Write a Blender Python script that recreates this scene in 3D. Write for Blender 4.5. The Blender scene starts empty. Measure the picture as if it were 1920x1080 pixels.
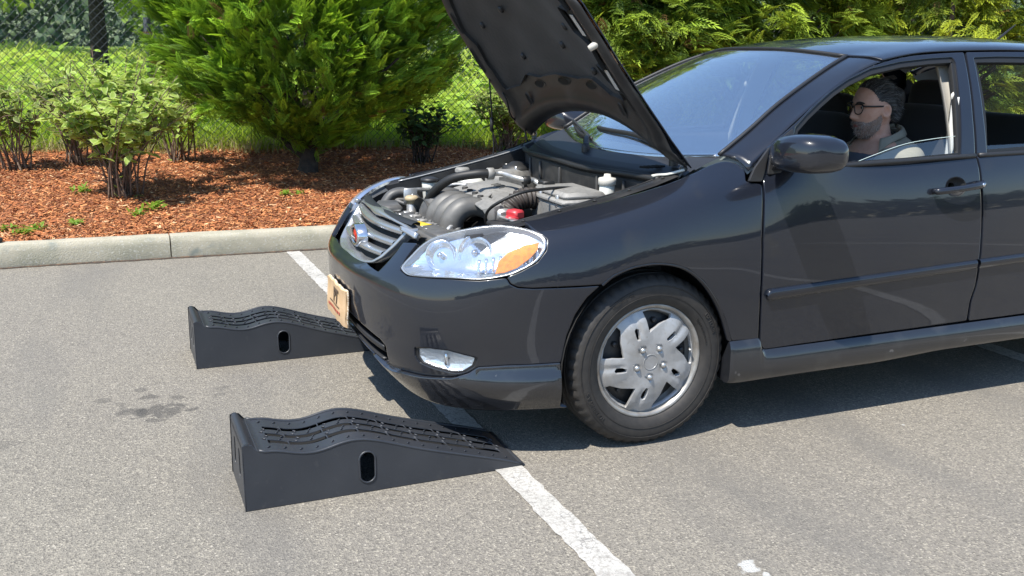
import bpy, math, random
import numpy as np
from mathutils import Vector, Matrix
from mathutils.geometry import delaunay_2d_cdt
rnd = random.Random(7)
NR = np.random.RandomState(11)
R = math.radians
sc = bpy.context.scene
C = sc.collection
# ---------------------------------------------------------------- camera
CAM = np.array([-1.69513, -3.58217, 1.3609]); YAW, PIT, ROL = .39796, -.24146, .01453
fw = np.array([math.sin(YAW)*math.cos(PIT), math.cos(YAW)*math.cos(PIT), math.sin(PIT)])
rt = np.cross(fw, [0, 0, 1]); rt /= np.linalg.norm(rt); upv = np.cross(rt, fw)
rt, upv = math.cos(ROL)*rt+math.sin(ROL)*upv, -math.sin(ROL)*rt+math.cos(ROL)*upv
cd = bpy.data.cameras.new('camera'); cam = bpy.data.objects.new('camera', cd); C.objects.link(cam)
cam.matrix_world = Matrix([[rt[i], upv[i], -fw[i], CAM[i]] for i in range(3)]+[[0, 0, 0, 1]])
cd.sensor_width = 36; cd.lens = 36*1794.6/1920; cd.clip_start = .05; cd.clip_end = 2000
sc.camera = cam
# ---------------------------------------------------------------- light
SUN = Vector((-.445, -.235, .864)).normalized()
EL = math.asin(SUN.z); AZ = math.atan2(SUN.x, SUN.y)
w = bpy.data.worlds.new('World'); sc.world = w; w.use_nodes = True
nt = w.node_tree; bg = nt.nodes['Background']
sky = nt.nodes.new('ShaderNodeTexSky'); sky.sky_type = 'NISHITA'; sky.sun_disc = False
sky.sun_elevation = EL; sky.sun_rotation = AZ; sky.air_density = 1.2; sky.dust_density = .25; sky.ozone_density = 4.5
nt.links.new(sky.outputs[0], bg.inputs[0]); bg.inputs[1].default_value = .135
sl = bpy.data.lights.new('sun', 'SUN'); so = bpy.data.objects.new('sun', sl); C.objects.link(so)
sl.energy = 4.6; sl.angle = R(.53); sl.color = (1, .95, .87)
so.rotation_euler = SUN.to_track_quat('Z', 'Y').to_euler(); so.location = SUN*30
vs = sc.view_settings; vs.view_transform = 'Standard'; vs.look = 'None'; vs.exposure = .8; vs.gamma = 1; vs.use_curve_mapping = False
cy = sc.cycles; cy.use_denoising = True; cy.max_bounces = 9; cy.diffuse_bounces = 3; cy.glossy_bounces = 4
cy.transparent_max_bounces = 24; cy.transmission_bounces = 6; cy.caustics_reflective = False; cy.caustics_refractive = False
cy.sample_clamp_indirect = 6
# ---------------------------------------------------------------- materials
MATS = {}
def nn(t, k, **a):
    n = t.nodes.new(k)
    for x, v in a.items(): setattr(n, x, v)
    return n
def mat(name, base, rough=.5, metal=0, coat=0, n=None, bump=None, spec=.5, trans=0, emit=None, vcol=None, wear=None, sheen=0):
    """principled with optional: n=(scale,colour2,lo,hi) noise mix, bump=(scale,strength,dist), wear=(scale,colour,lo,hi) patches"""
    m = bpy.data.materials.new(name); m.use_nodes = True; t = m.node_tree; b = t.nodes['Principled BSDF']
    L = t.links.new
    b.inputs['Base Color'].default_value = (*base, 1); b.inputs['Roughness'].default_value = rough; b.inputs['Metallic'].default_value = metal
    b.inputs['Coat Weight'].default_value = coat; b.inputs['Coat Roughness'].default_value = .035; b.inputs['Specular IOR Level'].default_value = spec
    if sheen: b.inputs['Sheen Weight'].default_value = sheen
    co = nn(t, 'ShaderNodeTexCoord').outputs['Object']
    col = None
    if vcol:
        a = nn(t, 'ShaderNodeVertexColor', layer_name='Col'); col = a.outputs[0]
    def noise(scale, detail=4):
        q = nn(t, 'ShaderNodeTexNoise'); q.inputs['Scale'].default_value = scale; q.inputs['Detail'].default_value = detail; L(co, q.inputs['Vector']); return q.outputs['Fac']
    def mixc(fac, a, c):
        x = nn(t, 'ShaderNodeMix', data_type='RGBA'); L(fac, x.inputs[0])
        if isinstance(a, tuple): x.inputs[6].default_value = (*a, 1)
        else: L(a, x.inputs[6])
        x.inputs[7].default_value = (*c, 1); return x.outputs[2]
    def rng(o, lo, hi):
        r = nn(t, 'ShaderNodeMapRange'); r.inputs[1].default_value = lo; r.inputs[2].default_value = hi; L(o, r.inputs[0]); return r.outputs[0]
    if n:
        for q in (n if isinstance(n, list) else [n]):
            col = mixc(rng(noise(q[0]), q[2], q[3]), col or base, q[1])
    if wear: col = mixc(rng(noise(wear[0], 8), wear[2], wear[3]), col or base, wear[1])
    if col: L(col, b.inputs['Base Color'])
    if bump:
        q = nn(t, 'ShaderNodeBump'); q.inputs['Strength'].default_value = bump[1]; q.inputs['Distance'].default_value = bump[2]
        L(noise(bump[0], 6), q.inputs['Height']); L(q.outputs[0], b.inputs['Normal'])
    if trans: b.inputs['Transmission Weight'].default_value = trans
    if emit: b.inputs['Emission Color'].default_value = (*emit[0], 1); b.inputs['Emission Strength'].default_value = emit[1]
    MATS[name] = m; return m
def glass(name, tint, f0=.04, rough=0, dirt=0):
    """thin pane: clear, with the same angle-dependent reflection from either side"""
    m = bpy.data.materials.new(name); m.use_nodes = True; t = m.node_tree; t.nodes.clear(); L = t.links.new
    o = nn(t, 'ShaderNodeOutputMaterial'); tr = nn(t, 'ShaderNodeBsdfTransparent'); gl = nn(t, 'ShaderNodeBsdfGlossy'); mx = nn(t, 'ShaderNodeMixShader'); ge = nn(t, 'ShaderNodeNewGeometry')
    tr.inputs[0].default_value = (*tint, 1); gl.inputs['Roughness'].default_value = rough; gl.inputs['Color'].default_value = (1, 1, 1, 1)
    def ma(op, x, y=None):
        q = nn(t, 'ShaderNodeMath', operation=op)
        for i, v in enumerate((x, y)):
            if v is None: continue
            if isinstance(v, (int, float)): q.inputs[i].default_value = v
            else: L(v, q.inputs[i])
        return q.outputs[0]
    d = nn(t, 'ShaderNodeVectorMath', operation='DOT_PRODUCT'); L(ge.outputs['Incoming'], d.inputs[0]); L(ge.outputs['Normal'], d.inputs[1])
    f = ma('ADD', ma('MULTIPLY', ma('POWER', ma('SUBTRACT', 1, ma('ABSOLUTE', d.outputs['Value'])), 5), 1-f0), f0)
    L(f, mx.inputs[0]); L(tr.outputs[0], mx.inputs[1]); L(gl.outputs[0], mx.inputs[2])
    last = mx.outputs[0]
    if dirt:
        d = nn(t, 'ShaderNodeBsdfDiffuse'); d.inputs[0].default_value = (.8, .82, .84, 1); m2 = nn(t, 'ShaderNodeMixShader'); m2.inputs[0].default_value = dirt
        L(last, m2.inputs[1]); L(d.outputs[0], m2.inputs[2]); last = m2.outputs[0]
    L(last, o.inputs[0]); MATS[name] = m; return m
# ---------------------------------------------------------------- objects
ROOT = {}
def empty(name, loc, label, cat, group=None, rz=0):
    o = bpy.data.objects.new(name, None); C.objects.link(o); o.location = loc; o.rotation_euler[2] = rz; o.empty_display_size = .1
    o['label'] = label; o['category'] = cat
    if group: o['group'] = group
    return o
def rootloc(p):
    while p.parent: p = p.parent
    return np.array(p.location) if p.rotation_euler[2] == 0 else None
def tag(o, label, cat, group=None):
    o['label'] = label; o['category'] = cat
    if group: o['group'] = group
    return o
def mesh(name, V, F, m, smooth=True, normals=None, cols=None):
    me = bpy.data.meshes.new(name)
    V = np.asarray(V, float)
    me.from_pydata(V.tolist(), [], [tuple(int(i) for i in f) for f in F])
    if m is not None: me.materials.append(MATS[m] if isinstance(m, str) else m)
    if smooth: me.polygons.foreach_set('use_smooth', np.ones(len(me.polygons), bool))
    if smooth == 'a': me.set_sharp_from_angle(angle=R(38))
    if cols is not None:
        a = me.color_attributes.new('Col', 'FLOAT_COLOR', 'POINT'); cc = np.ones((len(V), 4)); cc[:, :3] = cols; a.data.foreach_set('color', cc.ravel())
    if normals is not None: me.normals_split_custom_set_from_vertices(np.asarray(normals, float).tolist())
    me.update(); return me
def mk(name, VF, m, parent=None, smooth=True, normals=None, cols=None, kind=None, label=None, local=False):
    """mesh object from world-space data; origin at its thing's base"""
    V, F = VF; V = np.asarray(V, float)
    if parent is not None and not local: V = V-rootloc(parent)
    o = bpy.data.objects.new(name, mesh(name, V, F, m, smooth, normals, cols)); C.objects.link(o)
    if parent is not None: o.parent = parent
    if kind: o['kind'] = kind
    if label: o['label'] = label
    return o
def join(*L):
    V, F, n = [], [], 0
    for v, f in L:
        v = np.asarray(v, float); V.append(v); F += [tuple(int(i)+n for i in q) for q in f]; n += len(v)
    return np.vstack(V), F
def xf(VF, M=None, t=(0, 0, 0), s=1):
    V = np.asarray(VF[0], float)*s
    if M is not None: V = V@np.asarray(M, float).T
    return V+np.asarray(t, float), VF[1]
def rotm(ax, a): return np.array(Matrix.Rotation(a, 3, ax))
def mir(VF): return np.asarray(VF[0])*[1, -1, 1], [tuple(reversed(f)) for f in VF[1]]
def box(c, d, b=.006, M=None):
    """bevelled box centre c, size d"""
    hx, hy, hz = [q/2 for q in d]; b = min(b, hx*.9, hy*.9, hz*.9); V = []; ix = {}
    for sx in (-1, 1):
        for sy in (-1, 1):
            for sz in (-1, 1):
                for a in range(3):
                    p = [sx*hx, sy*hy, sz*hz]
                    for k in range(3):
                        if k != a: p[k] -= (sx, sy, sz)[k]*b
                    ix[sx, sy, sz, a] = len(V); V.append(p)
    F = []
    for a in range(3):
        o1, o2 = [(1, 2), (2, 0), (0, 1)][a]
        for s in (-1, 1):
            q = []
            for u, v in ((-1, -1), (1, -1), (1, 1), (-1, 1)):
                k = [0, 0, 0]; k[a] = s; k[o1] = u; k[o2] = v; q.append(ix[(*k, a)])
            F.append(q if s > 0 else q[::-1])
    for a in range(3):          # edges along axis a
        o1, o2 = [(1, 2), (2, 0), (0, 1)][a]
        for u in (-1, 1):
            for v in (-1, 1):
                def g(t, w):
                    k = [0, 0, 0]; k[a] = t; k[o1] = u; k[o2] = v; return ix[(*k, w)]
                q = [g(-1, o1), g(1, o1), g(1, o2), g(-1, o2)]
                F.append(q if u*v < 0 else q[::-1])
    for sx in (-1, 1):
        for sy in (-1, 1):
            for sz in (-1, 1):
                q = [ix[sx, sy, sz, k] for k in range(3)]
                F.append(q if sx*sy*sz > 0 else q[::-1])
    V = np.array(V)
    if M is not None: V = V@np.asarray(M).T
    return V+np.asarray(c, float), F
def crv(P, n=8, closed=False):
    """catmull-rom through P, n samples per span"""
    P = np.asarray(P, float); m = len(P)
    if closed: Q = np.vstack([P[-1:], P, P[:2]])
    else: Q = np.vstack([2*P[0]-P[1], P, 2*P[-1]-P[-2]])
    out = []
    for i in range(m if closed else m-1):
        a, b, c, d = Q[i:i+4]
        for k in range(n):
            t = k/n; out.append(.5*((2*b)+(-a+c)*t+(2*a-5*b+4*c-d)*t*t+(-a+3*b-3*c+d)*t**3))
    if not closed: out.append(P[-1])
    return np.array(out)
def tube(P, r, n=8, cap=True, flat=1):
    P = np.asarray(P, float); m = len(P); rr = np.broadcast_to(np.asarray(r, float), (m,))
    T = np.gradient(P, axis=0); T /= np.linalg.norm(T, axis=1)[:, None]+1e-12
    a = np.array([0, 0, 1.]) if abs(T[0][2]) < .9 else np.array([1., 0, 0]); V = []
    u = np.cross(T[0], a); u /= np.linalg.norm(u)
    for i in range(m):
        u = u-T[i]*(u@T[i]); u /= np.linalg.norm(u)+1e-12; v = np.cross(T[i], u)
        for k in range(n):
            th = 2*math.pi*k/n; V.append(P[i]+rr[i]*(math.cos(th)*u+flat*math.sin(th)*v))
    F = [(i*n+k, i*n+(k+1) % n, (i+1)*n+(k+1) % n, (i+1)*n+k) for i in range(m-1) for k in range(n)]
    if cap: F += [tuple(range(n-1, -1, -1)), tuple((m-1)*n+k for k in range(n))]
    return np.array(V), F
def lathe(prof, n=24, c=(0, 0, 0), axis='z', close=False):
    """profile (r,h) revolved; axis z/y/x"""
    V = []; m = len(prof)
    for k in range(n):
        th = 2*math.pi*k/n
        for r, h in prof: V.append((r*math.cos(th), r*math.sin(th), h))
    F = [(k*m+i, ((k+1) % n)*m+i, ((k+1) % n)*m+i+1, k*m+i+1) for k in range(n) for i in range(m-1)]
    if close: F += [(k*m+m-1, ((k+1) % n)*m+m-1, ((k+1) % n)*m, k*m) for k in range(n)]
    V = np.array(V)
    if axis == 'y': V = np.stack([V[:, 0], -V[:, 2], V[:, 1]], 1)
    if axis == 'x': V = np.stack([V[:, 2], V[:, 0], V[:, 1]], 1)
    return V+np.asarray(c, float), F
def grid(P, closeu=False):
    P = np.asarray(P, float); a, b = P.shape[:2]
    F = [(i*b+j, (i+1) % a*b+j, (i+1) % a*b+j+1, i*b+j+1) for i in range(a if closeu else a-1) for j in range(b-1)]
    return P.reshape(-1, 3), F
def spl(t, Y):
    t = np.asarray(t, float); Y = np.asarray(Y, float); n = len(t); h = np.diff(t)
    A = np.eye(n); B = np.zeros_like(Y)
    for i in range(1, n-1):
        A[i, i-1] = h[i-1]; A[i, i] = 2*(h[i-1]+h[i]); A[i, i+1] = h[i]
        B[i] = 6*((Y[i+1]-Y[i])/h[i]-(Y[i]-Y[i-1])/h[i-1])
    M = np.linalg.solve(A, B.reshape(n, -1)).reshape(Y.shape)
    def ev(x):
        x = np.asarray(x, float); i = np.clip(np.searchsorted(t, x)-1, 0, n-2); hh = h[i]; a = (t[i+1]-x)/hh; b = 1-a
        e = (slice(None),)*x.ndim+(None,)*(Y.ndim-1); a = a[e]; b = b[e]; hh = hh[e]
        return a*Y[i]+b*Y[i+1]+((a**3-a)*M[i]+(b**3-b)*M[i+1])*hh*hh/6
    return ev
def patch(G, nu=12, nv=12):
    """smooth surface through a grid of 3d points"""
    G = np.asarray(G, float); a, b = G.shape[:2]
    X = spl(np.arange(a), G)(np.linspace(0, a-1, nu)); Y = spl(np.arange(b), X.transpose(1, 0, 2))(np.linspace(0, b-1, nv))
    return Y.transpose(1, 0, 2)
def solid(P, t, flip=False):
    """grid of points -> closed shell with thickness t along -normal"""
    P = np.asarray(P, float); a, b = P.shape[:2]
    N = np.cross(np.gradient(P, axis=0), np.gradient(P, axis=1)); N /= np.linalg.norm(N, axis=2)[..., None]+1e-12
    if flip: N = -N
    Q = P-N*t; V = np.vstack([P.reshape(-1, 3), Q.reshape(-1, 3)]); o = a*b; F = []
    for i in range(a-1):
        for j in range(b-1):
            q = (i*b+j, (i+1)*b+j, (i+1)*b+j+1, i*b+j+1); F.append(q); F.append(tuple(o+k for k in reversed(q)))
    E = [i*b for i in range(a)]+[(a-1)*b+j for j in range(1, b)]+[i*b+b-1 for i in range(a-2, -1, -1)]+[j for j in range(b-2, 0, -1)]
    for k in range(len(E)):
        x, y = E[k], E[(k+1) % len(E)]; F.append((y, x, o+x, o+y))
    if flip: F = [tuple(reversed(f)) for f in F]
    return V, F
def inpoly(P, loops):
    x, y = P[:, 0], P[:, 1]; ins = np.zeros(len(P), bool)
    for L in loops:
        a = np.asarray(L); b = np.roll(a, -1, 0)
        for (x0, y0), (x1, y1) in zip(a, b):
            if y0 == y1: continue
            c = ((y0 > y) != (y1 > y)) & (x < (x1-x0)*(y-y0)/(y1-y0)+x0); ins ^= c
    return ins
def resamp(L, st):
    L = np.asarray(L, float); out = []
    for a, b in zip(L, np.roll(L, -1, 0)):
        k = max(1, int(round(np.linalg.norm(b-a)/st)))
        for i in range(k): out.append(a+(b-a)*i/k)
    return np.array(out)
def chaikin(L, n):
    for _ in range(n):
        a = L; b = np.roll(L, -1, 0); L = np.stack([.75*a+.25*b, .25*a+.75*b], 1).reshape(-1, L.shape[1])
    return L
def sheet(loops, Fn, sc2=(1, 1), step=.03, edge=.004, depth=.012, rnd_=2, est=None, flip=False):
    """panel cut out of a parametric surface Fn(uv): loops in uv (first outer, others holes); sc2 = metric size of uv units.
    returns V,F,N with a small rolled edge and an inward flange"""
    s2 = np.asarray(sc2, float); LL = []
    for L in loops:
        L = np.asarray(L, float)*s2
        L = resamp(L, est or step*.6)
        if rnd_: L = chaikin(L, rnd_)
        L = resamp(L, (est or step*.6)*.7)
        keep = np.linalg.norm(L-np.roll(L, 1, 0), axis=1) > 1e-4; L = L[keep]
        LL.append(L)
    pts = []; edges = []; inner = []
    def ringnorm(L, hole):
        d = np.roll(L, -1, 0)-np.roll(L, 1, 0); d /= np.linalg.norm(d, axis=1)[:, None]+1e-12
        nrm = np.stack([-d[:, 1], d[:, 0]], 1)
        ar = .5*np.sum(L[:, 0]*np.roll(L[:, 1], -1)-np.roll(L[:, 0], -1)*L[:, 1])
        if (ar < 0): nrm = -nrm
        return -nrm if hole else nrm
    n0 = 0; rings = []
    for i, L in enumerate(LL):
        m = len(L); pts.append(L); edges += [(n0+k, n0+(k+1) % m) for k in range(m)]; rings.append((n0, m, ringnorm(L, i > 0))); n0 += m
    for i, L in enumerate(LL):
        inner.append(L+rings[i][2]*edge)
    allp = np.vstack(LL); lo, hi = allp.min(0), allp.max(0)
    gx, gy = np.meshgrid(np.arange(lo[0], hi[0]+step, step), np.arange(lo[1], hi[1]+step, step), indexing='ij')
    gp = np.stack([gx.ravel(), gy.ravel()], 1); gp = gp[inpoly(gp, LL)]
    if len(gp):
        dm = np.full(len(gp), 9.)
        for a in range(0, len(allp), 400):
            dm = np.minimum(dm, np.sqrt(((gp[:, None]-allp[None, a:a+400])**2).sum(2)).min(1))
        gp = gp[dm > max(step*.5, edge*1.6)]
    ip = np.vstack(inner); ip = ip[inpoly(ip, LL)]
    P2 = np.vstack([allp, ip, gp]) if len(gp) else np.vstack([allp, ip])
    r = delaunay_2d_cdt([Vector(q) for q in P2], edges, [], 0, 1e-7)
    q2 = np.array([(v.x, v.y) for v in r[0]]); tri = [tuple(f) for f in r[2]]
    cen = np.array([q2[list(f)].mean(0) for f in tri]); ok = inpoly(cen, LL); tri = [f for f, o in zip(tri, ok) if o]
    uv = q2/s2; V = Fn(uv); h = 2e-4
    du = Fn(uv+[h/s2[0], 0])-Fn(uv-[h/s2[0], 0]); dv = Fn(uv+[0, h/s2[1]])-Fn(uv-[0, h/s2[1]])
    N = np.cross(du, dv); N /= np.linalg.norm(N, axis=1)[:, None]+1e-12
    if flip: N = -N
    # orient faces with N
    F = []
    for f in tri:
        a, b, c = V[f[0]], V[f[1]], V[f[2]]
        F.append(f if np.cross(b-a, c-a)@N[f[0]] > 0 else f[::-1])
    orig = {}
    for k, o in enumerate(r[3]):
        for j in o: orig[j] = k
    V = V.tolist(); NN = N.tolist(); nb = len(V)
    for n0, m, nr in rings:
        idx = [orig[n0+k] for k in range(m)]
        for k in range(m):
            a = idx[k]; p = np.array(V[a]); t = np.array(V[idx[(k+1) % m]])-np.array(V[idx[k-1]]); t /= np.linalg.norm(t)+1e-12
            n_ = N[a]; fl = np.cross(t, n_)
            # outward in-plane direction
            q = q2[a]+nr[k]*.002; inn = Fn((q/s2)[None])[0]-p
            if fl@inn > 0: fl = -fl
            NN[a] = (n_+.55*fl).tolist()
            V.append(p.tolist()); NN.append((fl+.35*n_).tolist()); V.append((p-n_*depth).tolist()); NN.append(fl.tolist())
        base = len(V)-2*m
        for k in range(m):
            k2 = (k+1) % m; f = (base+2*k, base+2*k2, base+2*k2+1, base+2*k+1)
            A, B, Cc = [np.array(V[i]) for i in f[:3]]
            F.append(f if np.cross(B-A, Cc-A)@np.array(NN[base+2*k+1]) > 0 else f[::-1])
    return np.array(V), F, np.array(NN)
def mksheet(name, sh, m, parent, mirror=False, **k):
    V, F, N = sh
    if mirror: V = V*[1, -1, 1]; N = N*[1, -1, 1]; F = [tuple(reversed(f)) for f in F]
    return mk(name, (V, F), m, parent, True, N, **k)
def text_mesh(s, size, extrude=.001, bold=False):
    cu = bpy.data.curves.new('t', 'FONT'); cu.body = s; cu.size = size; cu.extrude = extrude; cu.align_x = 'CENTER'; cu.align_y = 'CENTER'
    if bold: cu.offset = size*.02
    o = bpy.data.objects.new('t', cu); C.objects.link(o); bpy.context.view_layer.update()
    me = bpy.data.meshes.new_from_object(o.evaluated_get(bpy.context.evaluated_depsgraph_get()))
    V = np.array([v.co[:] for v in me.vertices]); F = [tuple(p.vertices) for p in me.polygons]
    bpy.data.objects.remove(o); bpy.data.meshes.remove(me); bpy.data.curves.remove(cu); return V, F
# ---------------------------------------------------------------- material library
mat('paint', (.0095, .0118, .0185), .3, coat=1, spec=.2, n=[(2.2, (.014, .0155, .02), .4, .7), (700, (.07, .07, .07), .70, .74)], wear=(5, (.022, .0215, .021), .64, .82))
mat('lip_paint', (.012, .013, .016), .24, coat=1, n=[(14, (.022, .023, .026), .55, .8)], wear=(26, (.13, .128, .124), .70, .76))
mat('skirt_paint', (.014, .015, .018), .28, coat=.9, n=[(9, (.04, .04, .04), .55, .85)], wear=(22, (.15, .145, .14), .69, .76))
mat('black_plastic', (.018, .018, .019), .48, bump=(400, .15, .001))
mat('dusty_black', (.024, .0235, .023), .62, n=[(18, (.05, .047, .043), .45, .75)], bump=(160, .2, .002))
mat('bay_dark', (.012, .012, .012), .7, n=(12, (.03, .028, .026), .45, .75))
mat('liner', (.013, .0125, .012), .75, n=(7, (.021, .02, .019), .45, .7), bump=(60, .35, .004), sheen=.1)
mat('hood_under', (.011, .011, .012), .5, coat=0, n=(9, (.03, .03, .03), .45, .7))
mat('rubber', (.024, .022, .0205), .66, n=[(40, (.036, .032, .028), .4, .7)], bump=(220, .15, .001))
mat('tread', (.018, .0175, .017), .78, n=(60, (.035, .033, .03), .4, .7))
mat('seal', (.012, .012, .012), .55)
mat('cover_silver', (.40, .40, .40), .40, .35, n=[(11, (.29, .28, .265), .45, .7), (120, (.33, .32, .30), .6, .72)])
mat('rim_steel', (.36, .345, .32), .42, .55, n=[(16, (.22, .19, .16), .45, .7)])
mat('wheel_dark', (.02, .02, .021), .5)
mat('nut', (.55, .54, .52), .28, .8)
mat('chrome', (.62, .63, .65), .16, .95, n=(30, (.45, .45, .46), .5, .8))
mat('grille_silver', (.36, .375, .39), .26, .65, coat=.5)
mat('reflector', (.86, .89, .92), .14, .9, n=(9, (.7, .74, .8), .4, .7), bump=(16, .16, .02))
mat('fog_reflector', (.74, .78, .82), .28, .7, bump=(60, .4, .01))
mat('amber', (.95, .27, .005), .3, coat=.4, spec=.4, n=(70, (.85, .2, .004), .4, .6))
mat('alu', (.50, .50, .49), .4, .7, n=(22, (.36, .35, .33), .4, .7))
mat('engine_grey', (.20, .195, .183), .55, n=[(9, (.28, .27, .25), .4, .7), (60, (.14, .137, .13), .5, .75)], bump=(90, .12, .002))
mat('engine_dark', (.07, .069, .067), .5, n=[(10, (.15, .145, .133), .42, .75)], bump=(80, .12, .002))
mat('corrugated', (.035, .027, .022), .55, n=(20, (.06, .05, .042), .4, .7))
mat('tank_white', (.62, .62, .57), .45, n=(20, (.5, .49, .42), .4, .7))
mat('tan_cap', (.42, .33, .2), .5)
mat('red_plastic', (.45, .035, .045), .42)
mat('yellow_label', (.72, .5, .04), .5)
mat('white_label', (.55, .55, .53), .5, n=(300, (.3, .3, .3), .55, .6))
mat('gold', (.55, .36, .05), .35, .5)
mat('fabric_dark', (.012, .012, .014), .85, sheen=.15, bump=(300, .3, .002))
mat('headliner', (.62, .62, .60), .9)
mat('trim_beige', (.55, .52, .46), .6)
mat('dash', (.22, .24, .25), .6, bump=(300, .2, .001))
mat('card', (.50, .335, .18), .85, n=(25, (.56, .39, .23), .4, .7))
mat('card_edge', (.62, .55, .44), .9, n=(200, (.35, .25, .15), .5, .55))
mat('print_brown', (.10, .065, .04), .8)
mat('print_red', (.40, .10, .06), .8)
mat('emblem_red', (.6, .03, .02), .3, coat=1)
mat('emblem_black', (.01, .01, .01), .3, coat=1)
mat('white_paint', (.78, .78, .78), .5)
mat('ramp', (.028, .031, .037), .42, n=[(6, (.035, .038, .044), .4, .7), (30, (.055, .056, .058), .62, .85)], bump=(350, .18, .0015))
mat('shade_black', (.004, .004, .004), .9)  # near-black in place of the shade inside holes and recesses
mat('skin', (.64, .37, .27), .5, n=[(35, (.58, .30, .21), .45, .7)], sheen=.1)
mat('lips', (.36, .13, .11), .45)
mat('hair', (.022, .02, .02), .5, n=[(30, (.05, .05, .05), .5, .75)])
mat('strands', (.1, .1, .1), .5, vcol=True)
mat('beard', (.32, .22, .175), .8, n=[(28, (.34, .28, .25), .4, .7)])
mat('eye_white', (.7, .7, .68), .2); mat('iris', (.03, .02, .015), .2)
mat('shirt', (.29, .27, .215), .85, n=(14, (.24, .225, .175), .4, .7), bump=(500, .2, .001))
mat('tee', (.10, .115, .15), .9)
mat('denim', (.04, .05, .08), .9)
mat('frame_black', (.015, .012, .011), .3)
glass('windscreen', (.88, .94, .94), .50, dirt=.010)
glass('window', (.90, .94, .93), .13)
glass('lens', (.96, .97, .98), .045, dirt=.06)
glass('spectacle', (.97, .97, .97), .04)
mat('bark', (.05, .036, .027), .9, n=(18, (.025, .019, .015), .4, .65), bump=(25, .8, .02))
mat('twig', (.13, .085, .06), .85, n=(40, (.25, .19, .13), .5, .7))
mat('post_metal', (.14, .15, .16), .5, .5)
mat('post_dark', (.02, .021, .022), .5, .2)
mat('wire', (.07, .08, .085), .45, .6)
def leafmat(name, rough=.5, trans=.35):
    m = bpy.data.materials.new(name); m.use_nodes = True; t = m.node_tree; b = t.nodes['Principled BSDF']; L = t.links.new
    a = nn(t, 'ShaderNodeVertexColor', layer_name='Col'); L(a.outputs[0], b.inputs['Base Color']); b.inputs['Roughness'].default_value = rough; b.inputs['Specular IOR Level'].default_value = .22
    tl = nn(t, 'ShaderNodeBsdfTranslucent'); hs = nn(t, 'ShaderNodeHueSaturation'); hs.inputs['Value'].default_value = 1.5; hs.inputs['Hue'].default_value = .485; L(a.outputs[0], hs.inputs['Color']); L(hs.outputs[0], tl.inputs[0])
    mx = nn(t, 'ShaderNodeMixShader'); mx.inputs[0].default_value = trans; L(b.outputs[0], mx.inputs[1]); L(tl.outputs[0], mx.inputs[2]); L(mx.outputs[0], t.nodes['Material Output'].inputs[0]); MATS[name] = m
leafmat('leaf', .45, .4); leafmat('cedar', .5, .3); leafmat('grassm', .5, .4); mat('chips', (.3, .1, .04), .9, vcol=True)
mat('pane_edge', (.55, .66, .62), .25, spec=.8)
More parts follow.
